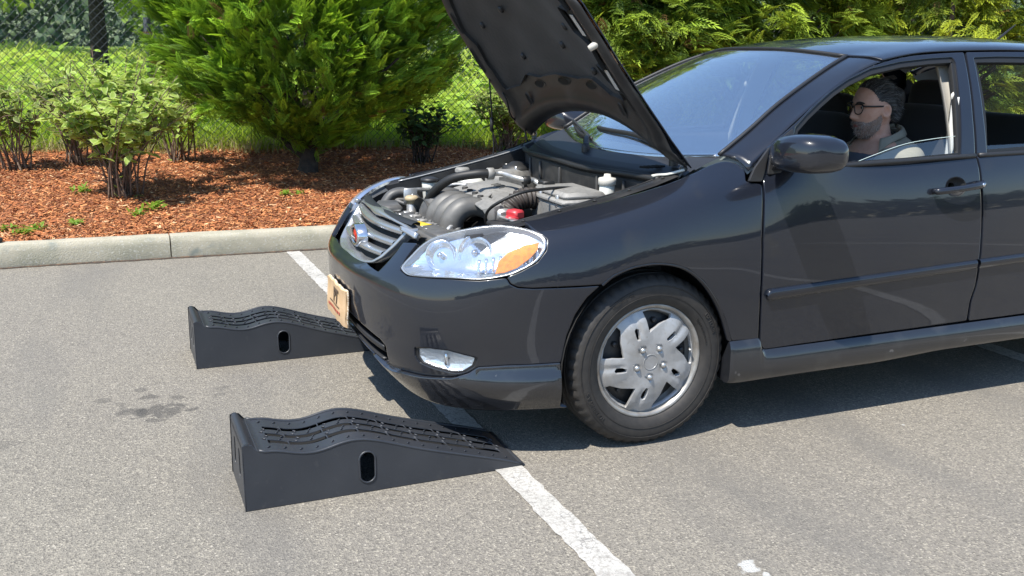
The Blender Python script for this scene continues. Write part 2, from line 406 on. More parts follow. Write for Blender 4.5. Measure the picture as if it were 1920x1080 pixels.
# ---------------------------------------------------------------- ground
KY, KA = 2.988, -.023                      # kerb face line y = KY + KA*x
KH = .145
def terr(x, y):
    """bed and field height behind the kerb"""
    d = y-(KY+KA*x)
    bed = KH-.03+.30*np.clip((d-.15)/3.6, 0, 1)**.9+.012*np.sin(x*2.1+y)*np.clip(d-.3, 0, 1)+.01*np.sin(x*5.3-y*3.1)*np.clip(d-.3, 0, 1)
    field = np.clip((d-4.0)/34, 0, 1)*.95
    return bed+field
def asphalt_mat():
    m = bpy.data.materials.new('asphalt'); m.use_nodes = True; t = m.node_tree; b = t.nodes['Principled BSDF']; L = t.links.new
    co = nn(t, 'ShaderNodeTexCoord').outputs['Object']
    def no(s, d=4, rough=.5, vec=co):
        q = nn(t, 'ShaderNodeTexNoise'); q.inputs['Scale'].default_value = s; q.inputs['Detail'].default_value = d; q.inputs['Roughness'].default_value = rough; L(vec, q.inputs['Vector']); return q.outputs['Fac']
    def rg(o, lo, hi, a=0, c=1):
        r = nn(t, 'ShaderNodeMapRange'); r.inputs[1].default_value = lo; r.inputs[2].default_value = hi; r.inputs[3].default_value = a; r.inputs[4].default_value = c; L(o, r.inputs[0]); return r.outputs[0]
    def mx(f, a, c):
        x = nn(t, 'ShaderNodeMix', data_type='RGBA')
        if hasattr(f, 'links'): L(f, x.inputs[0])
        else: x.inputs[0].default_value = f
        for i, v in ((6, a), (7, c)):
            if isinstance(v, tuple): x.inputs[i].default_value = (*v, 1)
            else: L(v, x.inputs[i])
        return x.outputs[2]
    vo = nn(t, 'ShaderNodeTexVoronoi'); vo.inputs['Scale'].default_value = 185; L(co, vo.inputs['Vector'])
    sep = nn(t, 'ShaderNodeSeparateColor'); L(vo.outputs['Color'], sep.inputs[0])
    c = mx(rg(no(1.3, 5), .35, .68), (.226, .207, .171), (.190, .174, .145))
    c = mx(rg(no(.35, 3), .42, .62), c, (.205, .186, .157))
    c = mx(rg(sep.outputs[0], .55, 1.0, 0, .8), c, (.36, .326, .26))          # pale stones
    c = mx(rg(sep.outputs[1], .60, .95, 0, .75), c, (.105, .096, .082))           # dark stones and voids
    c = mx(rg(sep.outputs[2], .972, .995, 0, .8), c, (.44, .40, .33))
    c = mx(rg(no(60, 3, .6), .58, .76, 0, .7), c, (.13, .12, .106))
    # streaks where tyres run, along the bays (seen right of the line)
    mp = nn(t, 'ShaderNodeMapping'); mp.inputs['Scale'].default_value = (1.1, .22, 1); mp.inputs['Rotation'].default_value = (0, 0, -.15); L(co, mp.inputs[0])
    c = mx(rg(no(1.6, 4, .5, mp.outputs[0]), .53, .68, 0, .5), c, (.135, .128, .117))
    # drip stains
    sx = nn(t, 'ShaderNodeSeparateXYZ'); L(co, sx.inputs[0])
    def spot(x, y, r, ay=1):
        v = nn(t, 'ShaderNodeVectorMath', operation='SUBTRACT'); L(co, v.inputs[0]); v.inputs[1].default_value = (x, y, 0)
        k = nn(t, 'ShaderNodeVectorMath', operation='MULTIPLY'); L(v.outputs[0], k.inputs[0]); k.inputs[1].default_value = (1, ay, 0)
        l = nn(t, 'ShaderNodeVectorMath', operation='LENGTH'); L(k.outputs[0], l.inputs[0])
        a = nn(t, 'ShaderNodeMath', operation='ADD'); L(l.outputs['Value'], a.inputs[0]); L(rg(no(16, 4), .3, .7, -r*.8, r*.8), a.inputs[1])
        return rg(a.outputs[0], r*1.05, r*.75)
    for x, y, r, ay, s in STAINS: 
        f = spot(x, y, r, ay); k = nn(t, 'ShaderNodeMath', operation='MULTIPLY'); L(f, k.inputs[0]); k.inputs[1].default_value = s
        c = mx(k.outputs[0], c, (.05, .048, .046))
    for x, y, r, ay in SPLATS: c = mx(spot(x, y, r, ay), c, (.42, .415, .39))
    L(c, b.inputs['Base Color']); b.inputs['Roughness'].default_value = .8; b.inputs['Specular IOR Level'].default_value = .3
    bp = nn(t, 'ShaderNodeBump'); bp.inputs['Strength'].default_value = .55; bp.inputs['Distance'].default_value = .006
    h = nn(t, 'ShaderNodeMath', operation='ADD'); L(vo.outputs['Distance'], h.inputs[0]); L(no(260, 3), h.inputs[1]); L(h.outputs[0], bp.inputs['Height']); L(bp.outputs[0], b.inputs['Normal'])
    MATS['asphalt'] = m
STAINS = [(-1.585, .13, .085, 1, .62), (-1.70, .16, .05, 1, .5), (-1.62, .30, .04, 1.2, .55), (-1.80, .32, .03, 1, .35), (-1.74, .27, .025, 1, .35), (-1.35, .32, .03, 1, .3), (-1.66, .40, .025, 1, .4), (-1.52, .26, .022, 1, .5), (-2.12, -.02, .05, .8, .25), (-1.37, .24, .025, 1.5, .35), (-1.2, -.2, .03, 1, .25), (-2.25, .55, .05, 1, .2)]
SPLATS = [(-.16, -1.655, .028, .7), (-.148, -1.70, .012, 1), (1.02, -1.0, .008, 1), (-2.6, -1.2, .008, 1)]
asphalt_mat()
X, Y = np.meshgrid(np.concatenate([np.linspace(-220, -8, 10), np.linspace(-6, 8, 15), np.linspace(12, 220, 10)]), np.concatenate([np.linspace(-220, -10, 10), np.linspace(-8, 2, 11)]), indexing='ij')
yy = np.where(Y >= 1.9, KY+KA*X+.012, Y)
o = mk('asphalt_ground', grid(np.stack([X, yy, X*0], 2)), 'asphalt'); o['kind'] = 'structure'
def line_mat():
    m = bpy.data.materials.new('road_paint'); m.use_nodes = True; t = m.node_tree; b = t.nodes['Principled BSDF']; L = t.links.new
    co = nn(t, 'ShaderNodeTexCoord').outputs['Object']
    def no(s, d, lo, hi):
        q = nn(t, 'ShaderNodeTexNoise'); q.inputs['Scale'].default_value = s; q.inputs['Detail'].default_value = d; q.inputs['Roughness'].default_value = .65; L(co, q.inputs['Vector'])
        r = nn(t, 'ShaderNodeMapRange'); r.inputs[1].default_value = lo; r.inputs[2].default_value = hi; L(q.outputs[0], r.inputs[0]); return r.outputs[0]
    def mx(f, a, c):
        x = nn(t, 'ShaderNodeMix', data_type='RGBA'); L(f, x.inputs[0])
        for i, v in ((6, a), (7, c)):
            if isinstance(v, tuple): x.inputs[i].default_value = (*v, 1)
            else: L(v, x.inputs[i])
        return x.outputs[2]
    vo = nn(t, 'ShaderNodeTexVoronoi', feature='DISTANCE_TO_EDGE'); vo.inputs['Scale'].default_value = 42; vo.inputs['Randomness'].default_value = 1; L(co, vo.inputs['Vector'])
    r = nn(t, 'ShaderNodeMapRange'); r.inputs[1].default_value = .0; r.inputs[2].default_value = .045; r.inputs[3].default_value = 1; r.inputs[4].default_value = 0; L(vo.outputs[0], r.inputs[0])
    k = nn(t, 'ShaderNodeMath', operation='MULTIPLY'); L(r.outputs[0], k.inputs[0]); L(no(9, 3, .45, .6), k.inputs[1])
    c = mx(no(4, 4, .4, .7), (.50, .48, .435), (.38, .365, .33)); c = mx(no(90, 5, .48, .64), c, (.30, .28, .25)); c = mx(no(22, 6, .58, .68), c, (.20, .19, .17)); c = mx(k.outputs[0], c, (.14, .135, .13))
    L(c, b.inputs['Base Color']); b.inputs['Roughness'].default_value = .75
    bp = nn(t, 'ShaderNodeBump'); bp.inputs['Strength'].default_value = .4; bp.inputs['Distance'].default_value = .004; L(no(180, 4, .3, .7), bp.inputs['Height']); L(bp.outputs[0], b.inputs['Normal'])
    MATS['road_paint'] = m
line_mat()
def stripe(x, y0, y1, sl, wd, name='parking_line'):
    n = int((y0-y1)/.025); L = []
    for i in range(n+1):
        y = y0+(y1-y0)*i/n; xc = x+sl*(KY-y)
        L.append([(xc-wd/2+NR.normal(0, .0022), y, .004), (xc+wd/2+NR.normal(0, .0022), y, .004)])
    o = mk(name, grid(L), 'road_paint'); o['kind'] = 'structure'; return o
stripe(-.583, KY-.01, -7, .011, .094)
stripe(2.16-.02, KY-.06, -7, .011, .102)
stripe(-3.3, KY-.01, -7, .011, .102)
stripe(4.9, KY-.1, -7, .011, .102)
# ---- kerb: cast blocks with joints
mat('kerb_concrete', (.40, .365, .275), .85, n=[(5, (.30, .285, .21), .42, .66), (70, (.45, .43, .36), .56, .68), (150, (.22, .215, .2), .6, .7)], bump=(120, .5, .006), wear=(7, (.22, .235, .2), .62, .75))
ke = bpy.data.objects.new('kerb', None); C.objects.link(ke); ke['kind'] = 'structure'; ke.empty_display_size = .1
J = [-22, -18, -14, -10.5, -7.5, -4.4, -1.375, 1.65, 4.7, 7.7, 10.8, 14, 18, 22]
prof = [(.004, -.02), (.0, .012), (.004, .10), (.010, .125), (.024, .142), (.045, KH), (.13, KH+.001), (.148, KH-.006), (.156, KH-.02), (.158, .0)]
for a, b in zip(J[:-1], J[1:]):
    n = max(4, int((b-a)/.12)); G = []
    for i in range(n+1):
        x = a+.004+(b-a-.008)*i/n; wob = .0025*math.sin(x*9)+NR.normal(0, .0012)
        G.append([(x, KY+KA*x+d+(wob if 0 < k < 8 else 0), h+(NR.normal(0, .0012) if h > .05 else 0)) for k, (d, h) in enumerate(prof)])
    G = np.array(G); V, F = grid(G); m_ = len(prof)
    F = [tuple(reversed(f)) for f in F]+[tuple(range(m_)), tuple(reversed(range(n*m_, n*m_+m_)))]
    o = mk('kerb_block', (V, F), 'kerb_concrete', ke, smooth='a')
# thin dark brown strip along the kerb foot
mat('gutter_strip', (.055, .04, .03), .95, n=(40, (.12, .075, .045), .45, .65))
G = [[(x, KY+KA*x+.011, .012), (x, KY+KA*x-.004+NR.normal(0, .002), .006), (x, KY+KA*x-.016+NR.normal(0, .004), .0035)] for x in np.linspace(-8, 10, 500)]
o = mk('gutter_strip', grid(G), 'gutter_strip'); o['kind'] = 'structure'
pk = lathe([(0, .03), (.026, .03), (.033, .026), (.034, .012), (.030, .010), (.030, 0)], 20, (-2.40, KY+KA*-2.4+.115, KH+.001)); tag(mk('round_cap', pk, 'black_plastic', None, 'a'), 'small round black cap on the kerb near the left edge', 'cap')
tag(mk('paper_scrap', box((-2.56, KY+KA*-2.5+.11, KH+.008), (.14, .05, .01), .003, rotm('Z', .1)), 'white_paint', None, 'a'), 'white scrap on the kerb beside the black cap', 'scrap')
# ---- mulch bed and field
mat('mulch', (.27, .094, .034), .95, n=[(30, (.21, .075, .03), .42, .62), (110, (.06, .022, .012), .52, .66), (260, (.33, .14, .06), .62, .7)], bump=(70, 1, .02))
mat('soil_grass', (.09, .16, .03), .95, n=[(3, (.13, .22, .045), .4, .65), (25, (.06, .10, .02), .45, .7)], bump=(20, .8, .05))
FX = lambda x: 6.5-.075*(x+2.64)          # fence line y(x)
xs = np.linspace(-9, 13, 89)
G = np.array([[(x, y, terr(x, y)) for y in KY+KA*x+.156+(FX(x)+.25-(KY+KA*x+.156))*np.linspace(0, 1, 34)] for x in xs]); G[:, 0, 2] = KH-.03
o = mk('mulch_bed', grid(G), 'mulch'); o['kind'] = 'structure'
xs2 = np.concatenate([np.linspace(-160, -12, 9), np.linspace(-9, 13, 45), np.linspace(17, 160, 9)])
G = np.array([[(x, y, terr(x, y)-.004) for y in np.concatenate([FX(np.clip(x, -9, 13))+np.linspace(.0, 3, 5), FX(np.clip(x, -9, 13))+np.linspace(5, 34, 10), [60, 110, 200]])] for x in xs2])
o = mk('field_ground', grid(G), 'soil_grass'); o['kind'] = 'structure'
xh = np.linspace(-170, 190, 40); G = np.array([[(x, 58+3*math.sin(x*.13)+d, 1.0+hh*(1+.12*math.sin(x*.21)+.1*math.sin(x*.067))) for d, hh in ((0, -.6), (4, 7), (9, 14), (16, 20), (40, 26), (80, 27))] for x in xh])
mat('hillside', (.15, .21, .13), .95, n=[(1.1, (.22, .29, .17), .4, .65), (6, (.09, .13, .085), .45, .65)], bump=(2.5, 1, .8))
o = mk('wooded_hillside', grid(G), 'hillside'); o['kind'] = 'structure'
for sgn in (-1, 1):
    xs3 = np.array([-160, -60, -30, -9.0]) if sgn < 0 else np.array([13.0, 30, 60, 160])
    G = np.array([[(x, y, terr(x, y)) for y in np.linspace(KY+KA*x+.157, FX(np.clip(x, -9, 13)), 6)] for x in xs3])
    o = mk('mulch_bed', grid(G), 'mulch'); o['kind'] = 'structure'

# ================================================================ CAR
# one smooth side surface BS(u,v) wraps the car from the nose along the left flank to the tail; panels are cut out of it
ST = [   # plan x,y and profile rows (outward offset, height), nose to tail
(-.915,0,[(-.05,.285),(-.03,.32),(-.012,.38),(-.003,.45),(0,.53),(-.004,.575),(-.035,.605),(-.072,.645),(-.095,.70),(-.13,.75)]),
(-.903,-.25,[(-.065,.25),(-.03,.30),(-.012,.37),(-.003,.45),(0,.535),(-.005,.58),(-.033,.612),(-.07,.655),(-.098,.71),(-.137,.757)]),
(-.853,-.455,[(-.06,.205),(-.03,.275),(-.012,.358),(-.003,.45),(0,.54),(-.012,.594),(-.034,.637),(-.065,.685),(-.105,.735),(-.155,.775)]),
(-.768,-.615,[(-.045,.18),(-.022,.265),(-.01,.355),(0,.45),(0,.54),(-.013,.60),(-.030,.648),(-.056,.70),(-.10,.75),(-.16,.787)]),
(-.645,-.73,[(-.04,.176),(-.015,.265),(-.008,.355),(0,.45),(0,.545),(-.008,.608),(-.024,.662),(-.05,.72),(-.095,.765),(-.155,.80)]),
(-.48,-.80,[(-.03,.18),(-.005,.267),(-.004,.355),(0,.45),(.002,.55),(0,.62),(-.012,.68),(-.035,.735),(-.08,.78),(-.145,.81)]),
(-.28,-.836,[(-.012,.185),(0,.27),(0,.355),(0,.45),(.003,.55),(.002,.63),(-.010,.70),(-.032,.76),(-.085,.81),(-.17,.838)]),
(-.05,-.85,[(-.005,.187),(0,.27),(0,.355),(0,.45),(.003,.55),(.003,.65),(-.006,.735),(-.03,.805),(-.08,.855),(-.172,.882)]),
(.2,-.852,[(-.004,.187),(0,.27),(0,.355),(0,.45),(.002,.55),(.002,.65),(-.006,.75),(-.028,.84),(-.068,.905),(-.15,.952)]),
(.33,-.852,[(-.004,.187),(-.001,.27),(-.001,.348),(0,.45),(.002,.55),(.002,.65),(-.005,.75),(-.024,.845),(-.06,.92),(-.15,.992)]),
(.45,-.852,[(-.004,.187),(-.002,.27),(-.002,.34),(0,.45),(.003,.55),(.002,.65),(-.004,.75),(-.018,.845),(-.038,.915),(-.082,.975)]),
(.9,-.853,[(-.006,.187),(-.004,.27),(-.004,.34),(0,.45),(.003,.55),(.003,.65),(-.003,.76),(-.015,.86),(-.032,.93),(-.057,.98)]),
(1.45,-.853,[(-.006,.187),(-.004,.27),(-.004,.34),(0,.45),(.003,.55),(.003,.65),(-.003,.76),(-.015,.86),(-.032,.935),(-.055,.99)]),
(2.0,-.851,[(-.006,.187),(-.004,.27),(-.004,.34),(0,.45),(.003,.55),(.003,.65),(-.003,.77),(-.015,.87),(-.034,.945),(-.06,.997)]),
(2.55,-.846,[(-.006,.187),(-.003,.27),(0,.34),(0,.45),(.003,.55),(.003,.65),(-.003,.78),(-.02,.88),(-.05,.955),(-.095,1.005)]),
(2.95,-.83,[(-.008,.19),(-.003,.27),(0,.34),(0,.45),(.003,.55),(.003,.65),(-.005,.78),(-.025,.88),(-.065,.955),(-.14,1.01)]),
(3.28,-.78,[(-.012,.20),(-.003,.28),(0,.35),(0,.45),(.003,.55),(.003,.65),(-.008,.78),(-.03,.88),(-.075,.955),(-.15,1.01)]),
(3.49,-.66,[(-.02,.21),(-.004,.29),(0,.36),(0,.45),(.002,.55),(0,.65),(-.025,.76),(-.05,.86),(-.08,.95),(-.14,1.01)]),
(3.565,-.42,[(-.03,.22),(-.006,.30),(0,.37),(0,.46),(0,.56),(-.008,.64),(-.045,.74),(-.06,.85),(-.075,.95),(-.12,1.01)]),
(3.585,0,[(-.03,.22),(-.006,.30),(0,.37),(0,.46),(0,.56),(-.008,.64),(-.045,.74),(-.06,.85),(-.075,.95),(-.12,1.01)])]

def build_side():
    n = len(ST); P = np.array([(a[0], a[1]) for a in ST]); ext = np.vstack([P[1]*[1, -1], P, P[-2]*[1, -1]])
    tt = np.concatenate([[0], np.cumsum(np.linalg.norm(np.diff(ext, axis=0), axis=1))])
    c = spl(tt, ext); t0 = tt[1:-1]; d = c(t0+1e-4)-c(t0-1e-4); d /= np.linalg.norm(d, axis=1)[:, None]
    nr = np.stack([d[:, 1], -d[:, 0]], 1); s = t0-t0[0]; K = len(ST[0][2]); G = np.zeros((n, K, 3))
    for i, (x, y, r) in enumerate(ST):
        for k, (e, z) in enumerate(r): G[i, k] = (*(P[i]+nr[i]*e), z)
    us = spl(np.concatenate([[-s[1]], s, [2*s[-1]-s[-2]]]), np.concatenate([G[1:2]*[1, -1, 1], G, G[-2:-1]*[1, -1, 1]]))
    A = np.eye(K); B = np.zeros((K, K))
    for i in range(1, K-1): A[i, i-1] = 1; A[i, i] = 4; A[i, i+1] = 1; B[i, i-1:i+2] = [6, -12, 6]
    VM = np.linalg.solve(A, B)
    def S(uv):
        uv = np.atleast_2d(uv); sg = np.where(uv[:, 0] < 0, -1, 1); u, v = np.abs(uv[:, 0]), uv[:, 1]; rows = us(u); i = np.clip(np.floor(v).astype(int), 0, K-2); b = (v-i)[:, None]; a = 1-b
        Mv = np.einsum('kj,mjc->mkc', VM, rows); m = np.arange(len(u))
        P = a*rows[m, i]+b*rows[m, i+1]+((a**3-a)*Mv[m, i]+(b**3-b)*Mv[m, i+1])/6; P[:, 1] *= sg; return P
    return S, s, K
BS, BSS, BK = build_side()
_u, _v = np.meshgrid(np.linspace(0, BSS[-1], 700), np.linspace(0, BK-1, 145), indexing='ij'); _UV = np.stack([_u.ravel(), _v.ravel()], 1); _SG = BS(_UV)
def inv(P):
    """surface coordinates of points lying on the side surface"""
    out = []
    for p in np.atleast_2d(P):
        uv = _UV[((_SG-p)**2).sum(1).argmin()].copy()
        for _ in range(4):
            q = BS(uv)[0]; h = 1e-4; J = np.stack([(BS(uv+[h, 0])[0]-q)/h, (BS(uv+[0, h])[0]-q)/h], 1)
            d = np.linalg.lstsq(J, p-q, rcond=None)[0]; uv = uv+np.clip(d, -.1, .5*np.sign(d)+.5); uv[1] = min(max(uv[1], 0), BK-1)
        out.append(uv)
    return np.array(out)
def u_of(x): return float(np.interp(x, [a[0] for a in ST], BSS))
def off(d):
    """the side surface moved out by d"""
    def F(uv):
        h = 2e-4; uv = np.atleast_2d(uv); n = np.cross(BS(uv+[h, 0])-BS(uv-[h, 0]), BS(uv+[0, h])-BS(uv-[0, h])); n /= np.linalg.norm(n, axis=1)[:, None]+1e-12
        return BS(uv)+n*SGN*d
    return F
SGN = 1
_t = np.cross(BS([[2.9, 5]])[0]*0+BS([[2.91, 5]])[0]-BS([[2.9, 5]])[0], BS([[2.9, 5.1]])[0]-BS([[2.9, 5]])[0])
if _t[1] > 0: SGN = -1
SC = (1, .085)
def side_panel(pts, d=0, holes=(), step=.03, depth=.016, rn=2, edge=.004, est=None):
    L = [inv(pts)]+[inv(h) for h in holes]
    return sheet(L, off(d), SC, step, edge, depth, rn, est, flip=SGN < 0)
car = empty('sedan_car', (0, 0, 0), 'black four-door sedan with its bonnet raised, parked across the bay beside two ramps', 'car')
def both(name, sh, m, parent=None, **k):
    return mksheet(name, sh, m, parent or car, **k), mksheet(name, sh, m, parent or car, mirror=True, **k)
def pair(name, VF, m, parent=None, **k):
    return mk(name, VF, m, parent or car, **k), mk(name, mir(VF), m, parent or car, **k)
# ---- front wings
FENDER = [(-.43,-.671,.809),(-.414,-.732,.787),(-.39,-.771,.764),(-.401,-.792,.732),(-.435,-.797,.694),(-.489,-.788,.666),(-.533,-.776,.648),(-.523,-.784,.628),(-.5,-.794,.618),(-.453,-.808,.615),(-.348,-.83,.616),(-.221,-.845,.616),(-.179,-.847,.646),(-.111,-.849,.669),(-.031,-.852,.677),(.046,-.854,.668),(.111,-.854,.645),(.175,-.855,.598),(.232,-.854,.53),(.277,-.852,.453),(.312,-.851,.366),(.377,-.851,.361),(.428,-.85,.357),(.418,-.854,.513),(.408,-.85,.728),(.421,-.808,.919),(.368,-.789,.93),(.385,-.754,.967),(.368,-.726,.985),(.341,-.706,.992),(.288,-.700,.984),(.218,-.703,.957),(.174,-.703,.942),(.072,-.696,.91),(-.091,-.680,.87),(-.26,-.669,.837)]
fen, fen2 = both('front_wing', side_panel(FENDER, step=.025, depth=.022, rn=1), 'paint')
# arch lip
arc = np.array(FENDER[11:21]); arc = crv(arc, 5)
lipG = np.array([[p+[0, .002, 0], p+[0, -.004, 0]+(np.array([0, 0, .31])*[0, 0, 1]-p)*[1, 0, 1]*.02, p+[0, .02, 0]+(np.array([0, 0, .31])-p)*[1, 0, 1]*.03] for p in arc])
for wing, s in ((fen, 1), (fen2, -1)):
    mk('arch_lip', grid(lipG*[1, s, 1]), 'paint', wing)
# ---- bumper cover (both halves in one mesh)
LIPSEAM = [(-.86,-.30,.275),(-.836,-.40,.262),(-.804,-.511,.275),(-.755,-.602,.282),(-.686,-.683,.296),(-.642,-.72,.318),(-.617,-.737,.339),(-.532,-.778,.348),(-.357,-.825,.352)]
FOG = [(-.788,-.571,.376),(-.759,-.617,.386),(-.703,-.678,.389),(-.644,-.723,.377),(-.619,-.738,.371),(-.628,-.731,.34),(-.657,-.708,.314),(-.687,-.684,.307),(-.743,-.624,.314),(-.774,-.581,.323),(-.785,-.568,.344)]
top = [(-.861,-.378,.606),(-.80,-.41,.68),(-.778,-.412,.711),(-.75,-.487,.722),(-.789,-.480,.668),(-.817,-.487,.634),(-.805,-.53,.621),(-.772,-.587,.624),(-.695,-.676,.632),(-.614,-.739,.634),(-.536,-.775,.645),(-.526,-.784,.625),(-.502,-.794,.613),(-.453,-.808,.61),(-.348,-.83,.61),(-.229,-.844,.611),(-.273,-.84,.574),(-.312,-.834,.517),(-.338,-.829,.444),(-.352,-.825,.357)]
gb = [(-.853,0,.585),(-.858,-.12,.588),(-.866,-.24,.595)]   # under the grille
botc = LIPSEAM[::-1]
uvT = inv(top); uvG = np.array([[0, 6.0], [.12, 6.0], [.25, 6.02]]); uvL = inv(botc)
uvL = np.vstack([uvL, [[.15, .55], [0, .6]]])
half = np.vstack([uvG, uvT, uvL])
full = np.vstack([half, (half*[-1, 1])[::-1][1:-1]])
lowg = np.array([(0, 2.35), (.17, 2.3), (.30, 2.2), (.40, 2.05), (.435, 1.85), (.43, 1.05), (.40, .8), (.28, .72), (.14, .9), (0, .95)]); lowg = np.vstack([lowg, (lowg*[-1, 1])[::-1][1:-1]])
fogu = inv(FOG)
V, F, N = sheet([full, lowg, fogu, (fogu*[-1, 1])[::-1]], off(0), SC, .026, .004, .018, 1, None, SGN < 0)
bumper = mksheet('front_bumper', (V, F, N), 'paint', car)
# lower lip (spoiler)
lp = np.vstack([inv(LIPSEAM[::-1]), [[.25, .3]], inv([(-.845, -.31, .245)]), np.array([[u, .02] for u in np.linspace(.42, 1.15, 9)]), inv([(-.352, -.825, .19)])])
lpf = off(0)
def lipF(uv):
    P = lpf(uv); uv = np.atleast_2d(uv); v = uv[:, 1]; k = np.clip((v-.0)/2.0, 0, 1); b = np.interp(k, [0, .25, .5, .7, .85, 1], [.004, .016, .021, .016, .006, .003])
    Q = off(1)(uv)-P; return P+Q*b[:, None]*np.clip((uv[:, 0]-.22)/.25, .1, 1)[:, None]
for s in (0, 1):
    lip = mksheet('bumper_lip', sheet([lp], lipF, SC, .02, .005, .03, 1, None, SGN < 0), 'lip_paint', bumper, mirror=bool(s))
# lower grille: dark duct, bars
duct = []
for u in np.linspace(-.46, .46, 25):
    col = [BS([[abs(u), v]])[0]*[1, 1 if u >= 0 else -1, 1] for v in np.linspace(.6, 2.45, 5)]
    duct.append([c+np.array([.05 if 0 < k < 4 else .012, 0, 0]) for k, c in enumerate(col)])
mk('duct', grid(duct), 'bay_dark', bumper)
def wrapbar(v, h, d, umax, m, name, proud=0, parent=None):
    G = []
    for u in np.linspace(-umax, umax, 41):
        sg = 1 if u >= 0 else -1
        ring = []
        for dv, dx in ((-h, d), (-h, 0), (-h*.6, -.004), (h*.6, -.004), (h, 0), (h, d)):
            p = BS([[abs(u), v+dv]])[0]*[1, sg, 1]; ring.append(p+[dx+proud, 0, 0])
        G.append(ring)
    return mk(name, solid(np.array(G), .004), m, parent or bumper)
wrapbar(1.55, .16, .02, .40, 'black_plastic', 'grille_bar', .012)
wrapbar(.86, .12, .03, .38, 'black_plastic', 'grille_bar', .008)
# fog lamps
def lensplane(pts, d, m, parent, s, name, step=.02, depth=.01, rn=1):
    return mksheet(name, side_panel(pts, d, step=step, depth=depth, rn=rn), m, parent, mirror=s)
def shrink(P, k):
    P = np.array(P, float); c = P.mean(0); return c+(P-c)*k
fg = np.array(FOG)
for s in (False, True):
    fl = lensplane(shrink(fg, 1.03), -.03, 'bay_dark', car, s, 'fog_lamp', depth=.004)
    # bezel ring
    r1 = inv(shrink(fg, 1.02)); r2 = inv(shrink(fg, .9))
    mksheet('bezel', sheet([r1, r2], off(-.006), SC, .02, .002, .03, 1, .01, SGN < 0), 'black_plastic', fl, mirror=s)
    mksheet('lamp_lens', sheet([inv(shrink(fg, .93))], off(-.009), SC, .02, .002, .004, 1, None, SGN < 0), 'lens', fl, mirror=s)
    # reflector: faceted bowl
    uvc = inv(shrink(fg, .93)); c0 = uvc.mean(0); rings = []
    for k, dp in ((1, -.012), (.85, -.018), (.5, -.024), (.12, -.026)):
        rings.append(off(dp)(c0+(uvc-c0)*k))
    V, F = grid(np.array(rings).transpose(1, 0, 2), closeu=True); V = V*[1, -1 if s else 1, 1]
    mk('reflector', (V, F), 'fog_reflector', fl, smooth=False)
    b0 = off(-.018)(c0[None])[0]*[1, -1 if s else 1, 1]
    mk('bulb_shield', box(b0, (.012, .02, .045), .004), 'chrome', fl)
# ---- doors
def zline(*a): return [tuple(q) for q in a]
DOOR = [(.432,-.809,.921),(.418,-.85,.728),(.428,-.854,.513),(.440,-.85,.34),(.459,-.85,.318),(.621,-.849,.321),(1.138,-.849,.327),(1.453,-.849,.332),(1.453,-.851,.413),(1.468,-.854,.479),(1.467,-.857,.599),(1.456,-.849,.77),(1.447,-.834,.885),(1.444,-.799,.99),(1.17,-.797,.985),(.9,-.796,.98),(.6,-.786,.978),(.45,-.772,.972)]
RDOOR = [(1.466,-.849,.33),(1.464,-.851,.409),(1.479,-.854,.478),(1.478,-.856,.599),(1.467,-.849,.77),(1.458,-.834,.884),(1.455,-.799,.989),(1.75,-.798,.993),(2.0,-.791,.997),(2.38,-.77,1.0),(2.37,-.82,.9),(2.33,-.846,.75),(2.25,-.848,.62),(2.2,-.848,.5),(2.17,-.848,.36),(2.1,-.848,.332),(1.9,-.849,.332)]
QUART = [(2.392,-.77,1.002),(2.382,-.82,.9),(2.342,-.846,.75),(2.262,-.848,.62),(2.255,-.848,.56),(2.30,-.848,.60),(2.38,-.848,.645),(2.5,-.848,.676),(2.6,-.847,.68),(2.72,-.843,.668),(2.83,-.838,.63),(2.9,-.834,.575),(2.97,-.83,.56),(3.1,-.81,.56),(3.25,-.785,.57),(3.26,-.775,.75),(3.24,-.74,.93),(3.2,-.68,1.0),(2.95,-.70,1.008),(2.6,-.745,1.005)]
def moulding(x0, x1, za0, za1, zb0, zb1, r0=False):
    G = []
    xs_ = np.concatenate([[x0, x0+.004, x0+.012, x0+.025], np.linspace(x0+.06, x1, 24)])
    for x in xs_:
        f = (x-x0)/(x1-x0); t = za0+(za1-za0)*f; b = zb0+(zb1-zb0)*f
        if r0:
            k = min(1, math.sqrt(max(0, 1-(1-min(1, (x-x0)/.025))**2))+.12); c = (t+b)/2; t = c+(t-c)*k; b = c+(b-c)*k
        ring = []
        for q, d in ((0, -.002), (.02, .006), (.12, .012), (.35, .0145), (.7, .0125), (.93, .008), (1, -.002)):
            z = t+(b-t)*q; y = np.interp(z, [.33, .45, .55, .65, .76], [-.849, -.853, -.856, -.856, -.85]); ring.append((x, y-d, z))
        G.append(ring)
    return G
